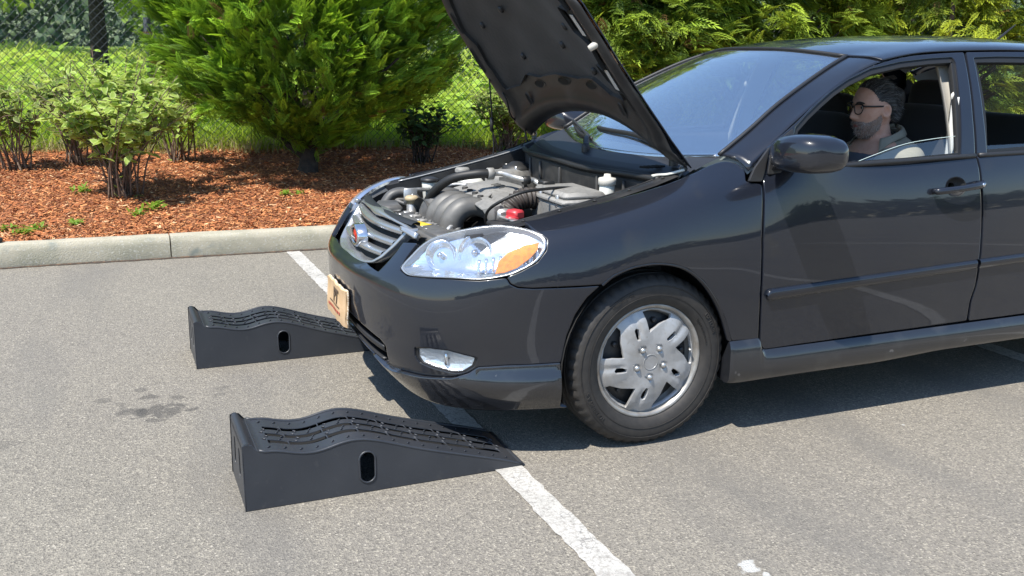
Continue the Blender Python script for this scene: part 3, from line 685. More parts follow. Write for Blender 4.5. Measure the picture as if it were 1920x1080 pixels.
def doorset(pts, mo, hx):
    cupl = [(hx-.048+.096*(.5-.5*math.cos(t)), .88+.034*math.sin(t)) for t in np.linspace(0, 2*math.pi, 21)[:-1]]
    cupl = [(x, float(np.interp(z, [.84, .88, .92], [-.842, -.836, -.826])), z) for x, z in cupl]
    sh = side_panel(pts, step=.03, depth=.03, rn=1, holes=[cupl])
    out = []
    for s in (False, True):
        d = mksheet('front_door' if hx < 1.6 else 'rear_door', sh, 'paint', car, mirror=s); out.append(d); sg = -1 if s else 1
        mk('side_moulding', grid(np.array(mo)*[1, sg, 1]) if not s else mir(grid(np.array(mo))), 'paint', d)
        # handle: cup and bar
        cup = [(hx-.052+.104*(.5-.5*math.cos(t)), .88+.038*math.sin(t)) for t in np.linspace(0, 2*math.pi, 21)[:-1]]
        ys = np.interp([q[1] for q in cup], [.84, .88, .92], [-.842, -.836, -.826])
        cp = np.array([(x, y-.0015, z) for (x, z), y in zip(cup, ys)]); cc = cp.mean(0)
        G = np.array([cp, cc+(cp-cc)*.92+[0, .004, 0], cc+(cp-cc)*.7+[0, .02, 0], cc+(cp-cc)*.3+[0, .026, 0]]).transpose(1, 0, 2)
        mk('handle_cup', (grid(G*[1, sg, 1], True)), 'bay_dark', d)
        hb = crv([(hx-.115, -.838, .868), (hx-.108, -.858, .869), (hx-.06, -.872, .874), (hx+.0, -.876, .879), (hx+.07, -.872, .885), (hx+.112, -.858, .888), (hx+.118, -.836, .888)], 5)
        rr = np.interp(np.linspace(0, 1, len(hb)), [0, .12, .5, .88, 1], [.010, .0135, .0125, .0155, .012])
        mk('handle', (tube(hb*[1, sg, 1], rr, 10)), 'paint', d)
        mk('lock_cylinder', lathe([(0, .002), (.006, .002), (.0075, 0), (.0075, -.006)], 12, (hx+.092, sg*-.884, .889) if not s else (hx+.092, .884, .889), 'y'), 'chrome', d) if hx < 1.6 and not s else None
    return out
fd = doorset(DOOR, moulding(.443, 1.451, .5465, .585, .5015, .548, True), 1.32)
rd = doorset(RDOOR, moulding(1.466, 2.22, .5865, .61, .5485, .575), 2.2)
qp = both('rear_wing', side_panel(QUART, step=.035, depth=.02, rn=1), 'paint')
# ---- sills / side skirts
def skirt():
    G = []
    for x in np.concatenate([[.302, .306, .316, .33], np.linspace(.36, .42, 4), [.431, .436, .441, .448, .46], np.linspace(.5, 2.22, 30)]):
        t = .364 if x < .43 else (.364-.047*min(1, (x-.43)/.02) if x < .46 else .317+.006*(x-.46))
        zb = np.interp(x, [.30, .345, .6, 1.0, 1.13, 1.3, 1.784, 2.22], [.206, .203, .206, .207, .213, .222, .225, .227])
        yo = .015*min(1, (x-.285)/.03)
        ring = [(x, -.846, t-.002), (x, -.851-.001, t), (x, -.853-yo*.5, t-.008), (x, -.858-yo*.75, t-.03), (x, -.857-yo, zb+.055), (x, -.855-yo, zb+.02), (x, -.847-yo*.8, zb+.003), (x, -.835, zb), (x, -.78, zb+.01)]
        G.append(ring)
    V, F = grid(G); m_ = 9; F = F+[tuple(range(m_))]
    return V, F
SK = skirt()
for s in (0, 1): mk('side_skirt', SK if not s else mir(SK), 'skirt_paint', car, smooth='a')
und = [[(x, y, .215) for y in np.linspace(-.80, .80, 5)] for x in np.linspace(-.55, 3.2, 12)]
# floor pan between axles
mk('floor_pan', join(box((1.3, 0, .25), (1.9, 1.62, .03)), box((-.45, 0, .26), (.3, 1.2, .03)), box((3.0, 0, .32), (.7, 1.3, .03))), 'bay_dark', car)
# wheel houses
for ax in (0, 2.6):
    for s in (-1, 1):
        G = []
        for a in np.linspace(-.30, math.pi+.30, 28):
            x = ax+.355*math.cos(a)*-1; z = .31+.37*math.sin(a)
            G.append([(x, s*.835, z), (x, s*.60, z), (x, s*.47, .31+(z-.31)*.9)])
        mk('wheel_house', grid(G), 'bay_dark', car)
# ---- greenhouse: side glass plane gy(x,z)
def gy(x, z):
    t = z-.985
    return -(.795-.30*t-.42*t*t-.015*np.clip((.75-x)/.4, 0, 2)**2-.02*np.clip((x-1.8)/.5, 0, 3)**2)
def GF(d=0):
    def F(uv):
        uv = np.atleast_2d(uv); x, z = uv[:, 0], uv[:, 1]; P = np.stack([x, gy(x, z), z], 1)
        if d:
            h = 1e-3; n = np.cross(np.stack([x*0+2*h, gy(x+h, z)-gy(x-h, z), x*0], 1), np.stack([x*0, gy(x, z+h)-gy(x, z-h), x*0+2*h], 1)); n /= np.linalg.norm(n, axis=1)[:, None]
            P = P+n*d*(1 if n[0, 1] < 0 else -1)
        return P
    return F
def gsheet(loops, d=0, step=.03, depth=.03, rn=1, edge=.004, est=.018): return sheet(loops, GF(d), (1, 1.08), step, edge, depth, rn, est, flip=False)
WIN = [(.591,1.082),(.603,1.108),(.66,1.15),(.727,1.192),(.80,1.233),(.886,1.272),(1.01,1.313),(1.169,1.34),(1.32,1.354),(1.448,1.361),(1.452,1.352),(1.425,1.25),(1.395,1.12),(1.368,.995),(1.1,.983),(.84,.976),(.60,.968),(.588,1.0)]
FRM = [(.478,1.050),(.604,1.126),(.69,1.182),(.783,1.235),(.86,1.272),(.934,1.301),(1.01,1.326),(1.099,1.346),(1.18,1.361),(1.261,1.371),(1.4,1.381),(1.519,1.387),(1.515,1.37),(1.500,1.3),(1.466,1.137),(1.444,.985),(1.1,.972),(.84,.966),(.6,.958),(.452,.952)]
RFRM = [(1.533,1.387),(1.7,1.391),(1.864,1.394),(2.1,1.381),(2.3,1.345),(2.42,1.305),(2.47,1.22),(2.44,1.1),(2.39,.99),(2.0,.985),(1.7,.983),(1.456,.98),(1.478,1.137),(1.512,1.3)]
RWIN = [(1.567,1.362),(1.7,1.366),(1.864,1.366),(2.1,1.348),(2.27,1.308),(2.33,1.26),(2.35,1.15),(2.33,1.012),(2.0,1.008),(1.717,1.007),(1.513,1.003),(1.53,1.137),(1.551,1.27)]
# GF normal must point outwards
_sh = gsheet([FRM, WIN]); _flip = _sh[2][:, 1].mean() > 0
def gs(loops, d=0, **k):
    V, F, N = gsheet(loops, d, **k)
    if not _flip: return V, F, N
    return sheet(loops, GF(d), (1, 1.08), k.get('step', .03), k.get('edge', .004), k.get('depth', .03), k.get('rn', 1), k.get('est', .018), flip=True)
def dil(L, d):
    L = np.array(L, float); a = np.roll(L, 1, 0); b = np.roll(L, -1, 0); t = b-a; t /= np.linalg.norm(t, axis=1)[:, None]; n = np.stack([t[:, 1], -t[:, 0]], 1)
    ar = np.sum(L[:, 0]*b[:, 1]-b[:, 0]*L[:, 1]); return L+n*d*(1 if ar > 0 else -1)
for s, d1, d2 in ((False, fd[0], rd[0]), (True, fd[1], rd[1])):
    mksheet('window_frame', gs([FRM, dil(WIN, .006)]), 'paint', d1, mirror=s)
    mksheet('window_frame', gs([RFRM, dil(RWIN, .006)]), 'paint', d2, mirror=s)
    mksheet('window_seal', gs([dil(WIN, .007), dil(WIN, -.012)], -.006, depth=.02, est=.012, edge=.002), 'seal', d1, mirror=s)
    mksheet('window_seal', gs([dil(RWIN, .007), dil(RWIN, -.014)], -.006, depth=.02, est=.012, edge=.002), 'seal', d2, mirror=s)
    # belt strips
    for pts, d in (([(.60, .967), (.84, .976), (1.1, .983), (1.44, .992)], d1), ([(1.46, .993), (1.75, .998), (2.05, 1.002), (2.36, 1.004)], d2)):
        P = crv([(x, gy(x, z)-.006, z) for x, z in pts], 6); P = P*[1, -1 if s else 1, 1]; mk('belt_strip', tube(P, .0085, 6, flat=1.2), 'black_plastic', d)
    # door panes, wound part-way down as in the picture
    if not s:
        pane = [(.62, .95), (.70, .95), (1.385, .95), (1.40, 1.064), (1.36, 1.066), (1.104, 1.04), (.95, 1.004), (.837, .974)]
        pe = crv([(x, float(gy(np.float64(x), np.float64(z)))+.017, z) for x, z in ((.837, .974), (.95, 1.004), (1.104, 1.04), (1.25, 1.057), (1.385, 1.066))], 5); mk('pane_edge', tube(pe, .0013, 5), 'pane_edge', d1)
    else: pane = [(.61, .95), (1.37, .95), (1.395, 1.06), (1.1, 1.035), (.9, .99)]
    mksheet('window_pane', gs([pane], -.016, depth=.004, edge=.0015, rn=0), 'window', d1, mirror=s)
    rp = [(1.50, .96), (2.33, .96), (2.345, 1.042), (1.9, 1.037), (1.525, 1.032)]
    mksheet('window_pane', gs([rp], -.016, depth=.004, edge=.0015, rn=0), 'window', d2, mirror=s)
    # black mirror sail and small front quarter trim
    mksheet('mirror_sail', gs([[(.452, .952), (.484, 1.052), (.585, 1.108), (.578, .962)]], .004, depth=.01, est=.02), 'black_plastic', d1, mirror=s)
    tri = np.array([(.376, -.786, .936), (.415, -.797, .929), (.428, -.79, .945), (.470, -.772, 1.043), (.455, -.772, 1.035), (.405, -.776, .975)])*[1, 1, 1]
    tl = [(.372, .930), (.426, .928), (.474, 1.047), (.45, 1.025), (.40, .975)]
    mksheet('corner_trim', gs([tl], .006, depth=.012, est=.02), 'black_plastic', car, mirror=s)
# ---- roof, pillars
RG = [[(.935,0,1.392),(.947,-.2,1.388),(.985,-.38,1.377),(1.023,-.495,1.364),(1.06,-.575,1.361),(1.085,-.626,1.349)],
 [(1.18,0,1.428),(1.185,-.2,1.424),(1.2,-.39,1.411),(1.215,-.5,1.399),(1.23,-.573,1.387),(1.25,-.612,1.3755)],
 [(1.45,0,1.449),(1.45,-.2,1.445),(1.45,-.4,1.432),(1.45,-.51,1.419),(1.45,-.575,1.404),(1.45,-.604,1.3885)],
 [(1.75,0,1.459),(1.75,-.2,1.455),(1.75,-.4,1.442),(1.75,-.51,1.428),(1.75,-.575,1.412),(1.75,-.601,1.3965)],
 [(2.05,0,1.455),(2.05,-.2,1.451),(2.05,-.4,1.437),(2.05,-.51,1.422),(2.05,-.575,1.404),(2.05,-.603,1.389)],
 [(2.3,0,1.432),(2.3,-.2,1.428),(2.3,-.4,1.413),(2.3,-.51,1.396),(2.3,-.578,1.372),(2.3,-.61,1.350)],
 [(2.56,0,1.385),(2.55,-.2,1.381),(2.53,-.4,1.366),(2.50,-.51,1.346),(2.48,-.59,1.315),(2.47,-.63,1.285)]]
RGa = np.array(RG); RGf = np.concatenate([RGa[:, ::-1][:, :-1]*1, RGa*[1, -1, 1]], 1)
rp_ = patch(RGf, 70, 61)
roof = mk('roof', solid(rp_, .004, flip=True), 'paint', car)
AG = [[(.345,-.651,1.008),(.372,-.715,1.003),(.392,-.768,.966)],[(.485,-.633,1.097),(.515,-.692,1.088),(.545,-.742,1.088)],[(.636,-.6,1.191),(.672,-.66,1.184),(.70,-.708,1.185)],[(.873,-.54,1.306),(.90,-.61,1.302),(.92,-.655,1.294)],[(1.023,-.495,1.364),(1.06,-.575,1.361),(1.085,-.626,1.349)]]
ap = patch(AG, 26, 9)
for s in (0, 1): mk('windscreen_pillar', solid(ap*[1, -1 if s else 1, 1], .004, flip=not s), 'paint', car)
# chrome-less side moulding of the screen
for s in (-1, 1):
    P = crv([np.array(r[0])*[1, -s, 1]+[0, 0, .002] for r in AG], 6); mk('screen_moulding', tube(P, .008, 6), 'black_plastic', car)
CG = [[(2.47,-.63,1.285),(2.52,-.585,1.315),(2.55,-.535,1.335)],[(2.62,-.655,1.20),(2.68,-.62,1.235),(2.74,-.565,1.235)],[(2.78,-.69,1.08),(2.86,-.655,1.12),(2.93,-.60,1.11)],[(2.86,-.715,1.006),(2.98,-.68,1.03),(3.06,-.63,1.035)]]
cp_ = patch(CG, 14, 9)
for s in (0, 1):
    mk('rear_pillar', solid(cp_*[1, -1 if s else 1, 1], .004, flip=not s), 'paint', car)
    cq = [(2.44, -.68, 1.14), (2.47, -.64, 1.25), (2.60, -.665, 1.19), (2.86, -.72, 1.0), (2.39, -.765, 1.0), (2.42, -.72, 1.08)]
    mk('rear_pillar', (np.array(cq)*[1, -1 if s else 1, 1], [(0, 1, 2, 3, 4, 5)]), 'paint', car, smooth=False)
# rear screen, boot lid, tail
rs = patch([[(2.56,-.53,1.345),(2.58,-.25,1.375),(2.585,0,1.383),(2.58,.25,1.375),(2.56,.53,1.345)],[(2.82,-.585,1.18),(2.86,-.28,1.215),(2.87,0,1.222),(2.86,.28,1.215),(2.82,.585,1.18)],[(3.06,-.63,1.035),(3.11,-.3,1.05),(3.13,0,1.052),(3.11,.3,1.05),(3.06,.63,1.035)]], 14, 21)
mk('rear_screen', solid(rs, .004), 'window', car)
boot = patch([[(3.06,y,1.036+.02*(1-(y/.66)**2)) for y in np.linspace(-.66,.66,7)],[(3.25,y*.99,1.035+.018*(1-(y/.66)**2)) for y in np.linspace(-.66,.66,7)],[(3.42,y*.95,1.03+.012*(1-(y/.66)**2)) for y in np.linspace(-.66,.66,7)],[(3.47,y*.92,1.0) for y in np.linspace(-.66,.66,7)]], 16, 21)
mk('boot_lid', solid(boot, .004), 'paint', car)
uT = u_of(3.25)
tail = np.array([[uT+.01, 4.9], [uT+.01, 9], [BSS[-1], 9], [BSS[-1], 4.9]]); tf = np.vstack([tail, [[2*BSS[-1]-q[0], q[1]] for q in tail[::-1]][1:-1]])
def BSM(uv):
    uv = np.atleast_2d(uv).copy(); m_ = uv[:, 0] > BSS[-1]; uv[m_, 0] = 2*BSS[-1]-uv[m_, 0]; P = BS(uv); P[m_, 1] *= -1; return P
for nm, v0, v1, mt in (('tail_panel', 5.6, 9, 'paint'), ('rear_bumper', .2, 5.5, 'paint')):
    us_ = np.linspace(u_of(2.98) if nm == 'rear_bumper' else uT+.01, 2*BSS[-1]-(u_of(2.98) if nm == 'rear_bumper' else uT+.01), 60)
    G = np.array([[BSM([[u, v]])[0] for v in np.linspace(v0, v1, 14)] for u in us_]); mk(nm, solid(G, .006, flip=SGN < 0), mt, car)
mat('tail_red', (.45, .012, .012), .15, coat=1)
for s in (0, 1):
    mksheet('tail_lamp', sheet([[(u_of(3.28), 6.0), (u_of(3.28), 8.4), (u_of(3.48)+.12, 8.2), (u_of(3.48)+.10, 6.1)]], off(.008), SC, .03, .004, .02, 1, None, SGN < 0), 'tail_red', car, mirror=bool(s))
# antenna
mk('aerial', join(tube([(2.36, .02, 1.425), (2.40, .02, 1.45), (2.52, .02, 1.53)], [.012, .008, .0025], 8)), 'black_plastic', car)
# ---- windscreen
WG = [[(.345,-.651,1.006),(.25,-.35,.975),(.205,0,.965),(.25,.35,.975),(.345,.651,1.006)],
 [(.485,-.633,1.095),(.39,-.33,1.083),(.352,0,1.078),(.39,.33,1.083),(.485,.633,1.095)],
 [(.636,-.6,1.189),(.55,-.31,1.188),(.518,0,1.187),(.55,.31,1.188),(.636,.6,1.189)],
 [(.873,-.54,1.303),(.797,-.28,1.320),(.772,0,1.324),(.797,.28,1.320),(.873,.54,1.303)],
 [(1.023,-.495,1.361),(.957,-.25,1.385),(.935,0,1.390),(.957,.25,1.385),(1.023,.495,1.361)]]
wg = patch(WG, 26, 33)
ws = mk('windscreen', solid(wg, .004, flip=False), 'windscreen', car)
P = np.array([RGf[0][i] for i in range(3, 8)]); 
mk('header_seal', tube(crv(np.array([(1.02,-.494,1.366),(.957,-.25,1.388),(.934,0,1.393),(.957,.25,1.388),(1.02,.494,1.366)]), 8), .007, 6), 'seal', car)
# ---- wing mirrors
def mirror_shell():
    # cross-sections along y from the door outwards; shell faces forward (-x)
    rings = []
    #      y,     xc,   zc,   hx,   hz
    for y, xc, zc, hx, hz in ((-.800, .525, 1.018, .05, .022), (-.825, .520, 1.022, .075, .036), (-.855, .517, 1.033, .102, .054), (-.90, .514, 1.039, .115, .063), (-.955, .514, 1.042, .118, .066), (-1.01, .517, 1.043, .113, .0645), (-1.048, .521, 1.042, .098, .056), (-1.066, .526, 1.041, .07, .039), (-1.071, .53, 1.04, .02, .012)):
        ring = []
        for k in range(24):
            a = 2*math.pi*k/24; c_, s_ = math.cos(a), math.sin(a); e = .5
            x = abs(c_)**e*(1 if c_ > 0 else -1); z = abs(s_)**e*(1 if s_ > 0 else -1)
            ring.append((xc+hx*x*(1 if x < 0 else .62), y, zc+hz*z*(1-.16*(x > 0)*x)))
        rings.append(ring)
    return np.array(rings)
MS = mirror_shell()
for s in (0, 1):
    rings = MS.transpose(1, 0, 2)*[1, -1 if s else 1, 1]
    V, F = grid(rings, closeu=True); nR = rings.shape[1]; F = F+[tuple(k*nR+nR-1 for k in range(24))]
    if not s: F = [tuple(reversed(f)) for f in F]
    m_ = mk('wing_mirror', (V, F), 'paint', car)
    gl = [(.589, y, z) for y, z in ((-.87, 1.0), (-1.01, .998), (-1.025, 1.04), (-1.01, 1.083), (-.88, 1.081), (-.86, 1.04))]
    V = np.array(gl)*[1, -1 if s else 1, 1]; mk('mirror_glass', (V, [tuple(range(6))]), 'chrome', m_, smooth=False)
    foot = patch([[(.47, -.79, .965), (.52, -.80, .962), (.575, -.79, .965)], [(.47, -.82, .988), (.52, -.83, .985), (.57, -.82, .99)], [(.475, -.86, 1.0), (.52, -.865, .99), (.565, -.86, 1.0)]], 8, 8)
    mk('mirror_foot', grid(foot*[1, -1 if s else 1, 1]), 'paint', m_)
# ---- headlamps
HL = [(-.811,-.486,.639),(-.799,-.486,.655),(-.784,-.494,.673),(-.733,-.516,.726),(-.675,-.552,.76),(-.592,-.603,.786),(-.51,-.649,.798),(-.455,-.693,.795),(-.415,-.736,.785),(-.394,-.771,.763),(-.406,-.79,.733),(-.44,-.795,.697),(-.492,-.786,.669),(-.536,-.773,.653),(-.613,-.737,.639),(-.694,-.674,.637),(-.771,-.584,.629),(-.803,-.529,.626)]
SIG = [(-.56,-.758,.664),(-.548,-.752,.698),(-.52,-.752,.724),(-.472,-.759,.744),(-.426,-.77,.752),(-.435,-.779,.733),(-.459,-.783,.710),(-.499,-.779,.682),(-.533,-.77,.669)]
hu = crv(inv(HL), 4, closed=True); hc = hu.mean(0)
def hdep(uv, d):
    """interior surface at depth d below the lens, pushed straight back"""
    P = off(0)(uv); dirn = np.array([.80, .52, -.05]); dirn /= np.linalg.norm(dirn); return P+dirn*d
for s in (False, True):
    sg = -1 if s else 1
    hl = mksheet('headlamp', sheet([hu, hc+(hu-hc)*.965], off(-.001), SC, .02, .002, .05, 0, .012, SGN < 0), 'grille_silver', car, mirror=s)
    mksheet('lens_cover', sheet([hc+(hu-hc)*.985], off(.003), SC, .018, .004, .012, 1, None, SGN < 0), 'lens', hl, mirror=s)
    # bright housing shell behind the lens
    rings = [hdep(hc+(hu-hc)*k, d) for k, d in ((.97, .006), (.93, .028), (.80, .045), (.55, .055), (.25, .058), (.02, .058))]
    V, F = grid(np.array(rings).transpose(1, 0, 2)*[1, sg, 1], closeu=True)
    mk('housing', (V, F), 'reflector', hl, smooth='a')
    # two parabolic bowls
    fdir = np.array([-.60, -.78, .16]); fdir /= np.linalg.norm(fdir); xx = np.cross([0, 0, 1], fdir); xx /= np.linalg.norm(xx); zz = np.cross(fdir, xx)
    for (bx, by, bz), r in (((-.690, -.562, .690), .050), ((-.595, -.640, .708), .056)):
        pr = [(0.012, -.030), (.02, -.029), (r*.5, -.020), (r*.8, -.008), (r, .004), (r*1.05, .005), (r*1.08, -.004)]
        V, F = lathe(pr, 28); V = V@np.stack([xx, zz, fdir])+[bx, by, bz]; mk('reflector_bowl', (V*[1, sg, 1], F), 'reflector', hl)
        V, F = lathe([(0, .014), (.009, .012), (.011, .004), (.011, -.03)], 12); V = V@np.stack([xx, zz, fdir])+[bx, by, bz]; mk('bulb', (V*[1, sg, 1], F), 'chrome', hl)
    # vertical flutes in the outer end, amber turn signal
    su = inv(SIG)
    mksheet('turn_signal', sheet([su.mean(0)+(su-su.mean(0))*1.12], off(-.003), SC, .015, .003, .02, 0, None, SGN < 0), 'amber', hl, mirror=s)
    for k in range(9):
        u0 = hc[0]+(hu[:, 0].max()-hc[0])*(.12+.085*k); vv = np.linspace(5.75+.05*k, 6.55+.04*k, 5); P = hdep(np.stack([vv*0+u0, vv], 1), .014+.002*k)
        mk('flute', tube(P*[1, sg, 1], .005, 6), 'reflector', hl)
# ---- grille (arched, three bright bars, round badge)
def GR(y, z):
    """grille face x at (y,z)"""
    return -.868+.10*(z-.60)/.14*1.0+.25*y*y+.12*abs(y)**3
def gpt(y, z, d=0): return (GR(y, z)-d, y, z)
gout = [(0, .592), (.10, .594), (.19, .602), (.25, .613), (.285, .635), (.315, .675), (.335, .715), (.343, .742), (.30, .752), (.2, .757), (.1, .759), (0, .760)]
gl_ = np.array([(y, z) for y, z in gout]); gfull = np.vstack([gl_, (gl_*[-1, 1])[::-1][1:-1]])
def shrinkg(k, dz=0): c = np.array([0, .68]); return c+(gfull-c)*k+[0, dz]
gr = mk('grille', grid(np.array([[gpt(y, z, -.035) for y, z in (np.array([0, .68])+(gfull-np.array([0, .68]))*k)] for k in (1.0, .6, .2, .01)]).transpose(1, 0, 2), closeu=True), 'bay_dark', car)
ringP = chaikin(resamp(gfull, .02), 2)
G = []
for y, z in ringP:
    c = np.array([0, .68]); dr = np.array([y, z])-c; k = dr/np.linalg.norm(dr)
    G.append([gpt(*(np.array([y, z])+k*o), d) for o, d in ((.008, -.03), (.008, .004), (.003, .010), (-.008, .010), (-.015, .004), (-.016, -.03))])
mk('surround', grid(np.array(G), closeu=True), 'grille_silver', gr)
for zc, w_, h0 in ((.730, .32, .0105), (.688, .305, .0105), (.647, .275, .010)):
    G = []
    for y in np.linspace(-w_, w_, 41):
        z0 = zc-.10*(y*y)*0-.006*math.cos(y/w_*1.5)
        G.append([gpt(y, z0+dz, d) for dz, d in ((h0, -.02), (h0, .0), (h0*.6, .009), (-h0*.7, .005), (-h0, -.004), (-h0, -.02))])
    mk('grille_bar', grid(np.array(G)), 'grille_silver', gr)
# upper shoulder between grille and bonnet, end tabs
G = [[gpt(y, .762+dz, d) for dz, d in ((-.004, .006), (.003, .004), (.006, -.008), (.004, -.022), (-.008, -.03))] for y in np.linspace(-.345, .345, 41)]
mk('top_trim', grid(np.array(G)), 'black_plastic', gr)
for s in (-1, 1):
    G = patch([[(-.765, s*.335, .757), (-.745, s*.37, .752), (-.722, s*.41, .742)], [(-.768, s*.338, .742), (-.752, s*.375, .733), (-.735, s*.415, .722)], [(-.735, s*.338, .770), (-.71, s*.37, .765), (-.69, s*.41, .756)]][:2], 4, 8)
    mk('end_tab', solid(G, .02, flip=s > 0), 'grille_silver', gr)
bz = .668; bx_ = GR(0, bz)-.004
def disc(r0, r1, y0, z0, x0, sz=1.0, n=32):
    return [[(x0+d, y0+r*math.sin(a)*sz, z0+r*math.cos(a)) for r, d in ((r0, -.004), (r0+(r1-r0)*.3, -.009), (r0+(r1-r0)*.7, -.009), (r1, -.003), (r1+.002, .03))] for a in np.linspace(0, 2*math.pi, n+1)[:-1]]
bd = mk('badge', grid(disc(.029, .044, 0, bz, bx_-.022, 1.5), closeu=True), 'chrome', gr)
V, F = lathe([(0, .008), (.012, .006), (.03, 0)], 32); V = np.stack([bx_-.022-V[:, 2], V[:, 0]*1.5, V[:, 1]+bz], 1); mk('badge_field', (V, F), 'emblem_red', bd)
def flatpoly(pts, x): return np.array([(x, y, z+bz) for y, z in pts]), [tuple(range(len(pts)))]
mk('badge_mark', join(flatpoly([(.024, -.009), (-.026, -.009), (-.022, -.017), (.02, -.017)], bx_-.032), flatpoly([(.02, .003), (.004, .003), (.004, .012), (.02, .012)], bx_-.032), flatpoly([(-.004, -.004), (-.02, -.004), (-.012, .01)], bx_-.032)), 'emblem_black', bd, smooth=False)
mk('badge_bar', flatpoly([(.03, -.0075), (-.03, -.0075), (-.03, -.0045), (.03, -.0045)], bx_-.033), 'white_paint', bd, smooth=False)
# ---- cardboard panel on the bumper
cz0, cz1, cy0, cy1 = .345, .485, -.16, .14
cb = empty('cardboard_panel', (-.93, 0, .345), 'brown cardboard panel with dark letters fixed to the bumper of the sedan', 'cardboard')
def cpt(y, z, d=0): return (-.928-d+.35*y*y*.25+(.0025*math.sin(z*45)+.002*math.sin(y*30)), y, z)
ys_ = np.linspace(cy0, cy1, 21); zs_ = np.linspace(cz0, cz1, 9)
G = np.array([[cpt(y+.003*math.sin(z*90), z+.003*math.sin(y*70)) for z in zs_] for y in ys_])
mk('sheet', solid(G, .006, flip=False), 'card', cb, smooth='a')
E_ = np.vstack([G[:, 0], G[-1, 1:], G[-2::-1, -1], G[0, -2:0:-1]])+[.003, 0, 0]
mk('torn_edge', tube(np.vstack([E_, E_[:1]]), .0042, 5, flat=1.3), 'card_edge', cb)
def onto(VF, yc, zc, d=.0085):
    V, F = VF; W = np.array([cpt(yc-v[0], zc+v[1], d+v[2]) for v in V]); return W, F
mk('lettering', onto(text_mesh('PT', .078, .0006, True), -.02, .437), 'print_brown', cb, smooth=False)
mk('small_print', join(*[onto(box((0, 0, 0), (wd, .011, .001), .0003), y, .385) for y, wd in ((.095, .02), (.066, .018), (.038, .02), (.008, .022), (-.024, .016), (-.052, .02), (-.082, .022))]), 'print_red', cb, smooth=False)
mk('fine_line', join(*[onto(box((0, 0, 0), (wd, .005, .001), .0003), y, .405) for y, wd in ((.06, .05), (.0, .055), (-.06, .045))]), 'print_brown', cb, smooth=False)
# ---- wheels: built once about the origin (axle along y, outer face towards -y), then placed
def tyre_parts():
    R0, W = .3125, .195
    prof = [(.2, .060), (.207, .078), (.214, .088), (.235, .097), (.262, .0985), (.285, .095), (.2985, .087), (.305, .078), (.3095, .070)]   # (r, half width)
    pr = [(r, -h) for r, h in prof]
    n = 150; tread = []
    gro = [(-.064, .0), (-.048, .0), (-.046, .009), (-.039, .009), (-.037, 0), (-.010, 0), (-.008, .009), (.008, .009), (.010, 0), (.037, 0), (.039, .009), (.046, .009), (.048, 0), (.064, 0)]
    V = []; full = pr+[(R0-d-.0012*(abs(y)/.06)**2, y) for y, d in gro]+[(r, -h) for r, h in [(a, -b) for a, b in prof[::-1]]]
    m_ = len(full)
    for k in range(n):
        th = 2*math.pi*k/n
        for j, (r, y) in enumerate(full):
            rr = r
            if r > .297 and (k % 3 == 0) and (abs(y) > .05): rr = r-.0065          # shoulder sipes
            V.append((rr*math.cos(th), y, rr*math.sin(th)))
    F = [(k*m_+i, k*m_+i+1, ((k+1) % n)*m_+i+1, ((k+1) % n)*m_+i) for k in range(n) for i in range(m_-1)]
    V = np.array(V); z = V[:, 2]; V[:, 2] = np.where(z < -.3055, -.3055+(z+.3055)*.25, z)      # contact patch
    return V, F
TY = tyre_parts()
def ring_letters(txt, size, r, a0, flipd=1):
    V, F = text_mesh(txt, size, .0026); out = []
    for x, y, z in V:
        rr = r+y*flipd; a = a0-flipd*x/r; h = np.interp(rr, [.214, .235, .262, .285], [.088, .097, .0985, .095])
        out.append((rr*math.cos(a), -(h+z), rr*math.sin(a)))
    return np.array(out), F
LET = (ring_letters('TOURING A/S', .021, .262, R(212)), ring_letters('LSI TOUR', .020, .264, R(28)))
SML = join(ring_letters('P195/65R15 89T  M+S', .010, .266, R(118)), ring_letters('TREADWEAR 440 TRACTION A', .008, .228, R(25)))
def rings_on(r): return lathe([(r-.0008, .0965), (r-.0008, .0995), (r+.0008, .0995), (r+.0008, .0965)], 72, axis='y')
# rim lip, dark steel centre, silver cover with five swept spokes
RIM = lathe([(.150, .02), (.186, .045), (.191, .066), (.196, .078), (.2005, .0815), (.2065, .0825), (.2095, .079), (.2095, .07), (.2, .062)], 72, axis='y')
DSK = lathe([(.0, .035), (.07, .04), (.12, .052), (.155, .044), (.186, .03)], 48, axis='y')
def cov_h(r): return np.interp(r, [0, .04, .09, .125, .155, .175, .187, .193], [.089, .0895, .088, .0845, .079, .0715, .065, .062])
def covF(uv):
    uv = np.atleast_2d(uv); r = np.hypot(uv[:, 0], uv[:, 1]); h = cov_h(r)
    # each spoke is crowned, dips along its slot
    th = np.degrees(np.arctan2(uv[:, 1], uv[:, 0])); ph = (th-112+36) % 72-36
    k = np.clip((r-.06)/.06, 0, 1); h = h+.006*k*np.cos(np.radians(np.clip(ph*3.4, -90, 90)))-.006*k*np.exp(-(ph/4.5)**2)*np.clip((r-.09)/.03, 0, 1)
    for j in range(5):
        a = math.radians(72*j+54); c = np.array([.0565*math.cos(a), .0565*math.sin(a)]); d = np.hypot(uv[:, 0]-c[0], uv[:, 1]-c[1]); h = h-.006*np.clip(1-(d/.0155)**4, 0, 1)
    return np.stack([uv[:, 0], -h, uv[:, 1]], 1)
def pol(r, a): return (r*math.cos(R(a)), r*math.sin(R(a)))
circ = [pol(.191, a) for a in range(0, 360, 4)]
holes = []
for j in range(5):
    a = 72*j
    holes.append([pol(.108, 95+a), pol(.15, 97.5+a), pol(.185, 100+a), pol(.1865, 90+a), pol(.1865, 78+a), pol(.186, 62+a), pol(.170, 62+a), pol(.140, 75+a)])
    holes.append([pol(.096, 118+a), pol(.099, 124+a), pol(.118, 122.5+a), pol(.138, 120+a), pol(.142, 116+a), pol(.132, 112.5+a), pol(.112, 113.5+a)])
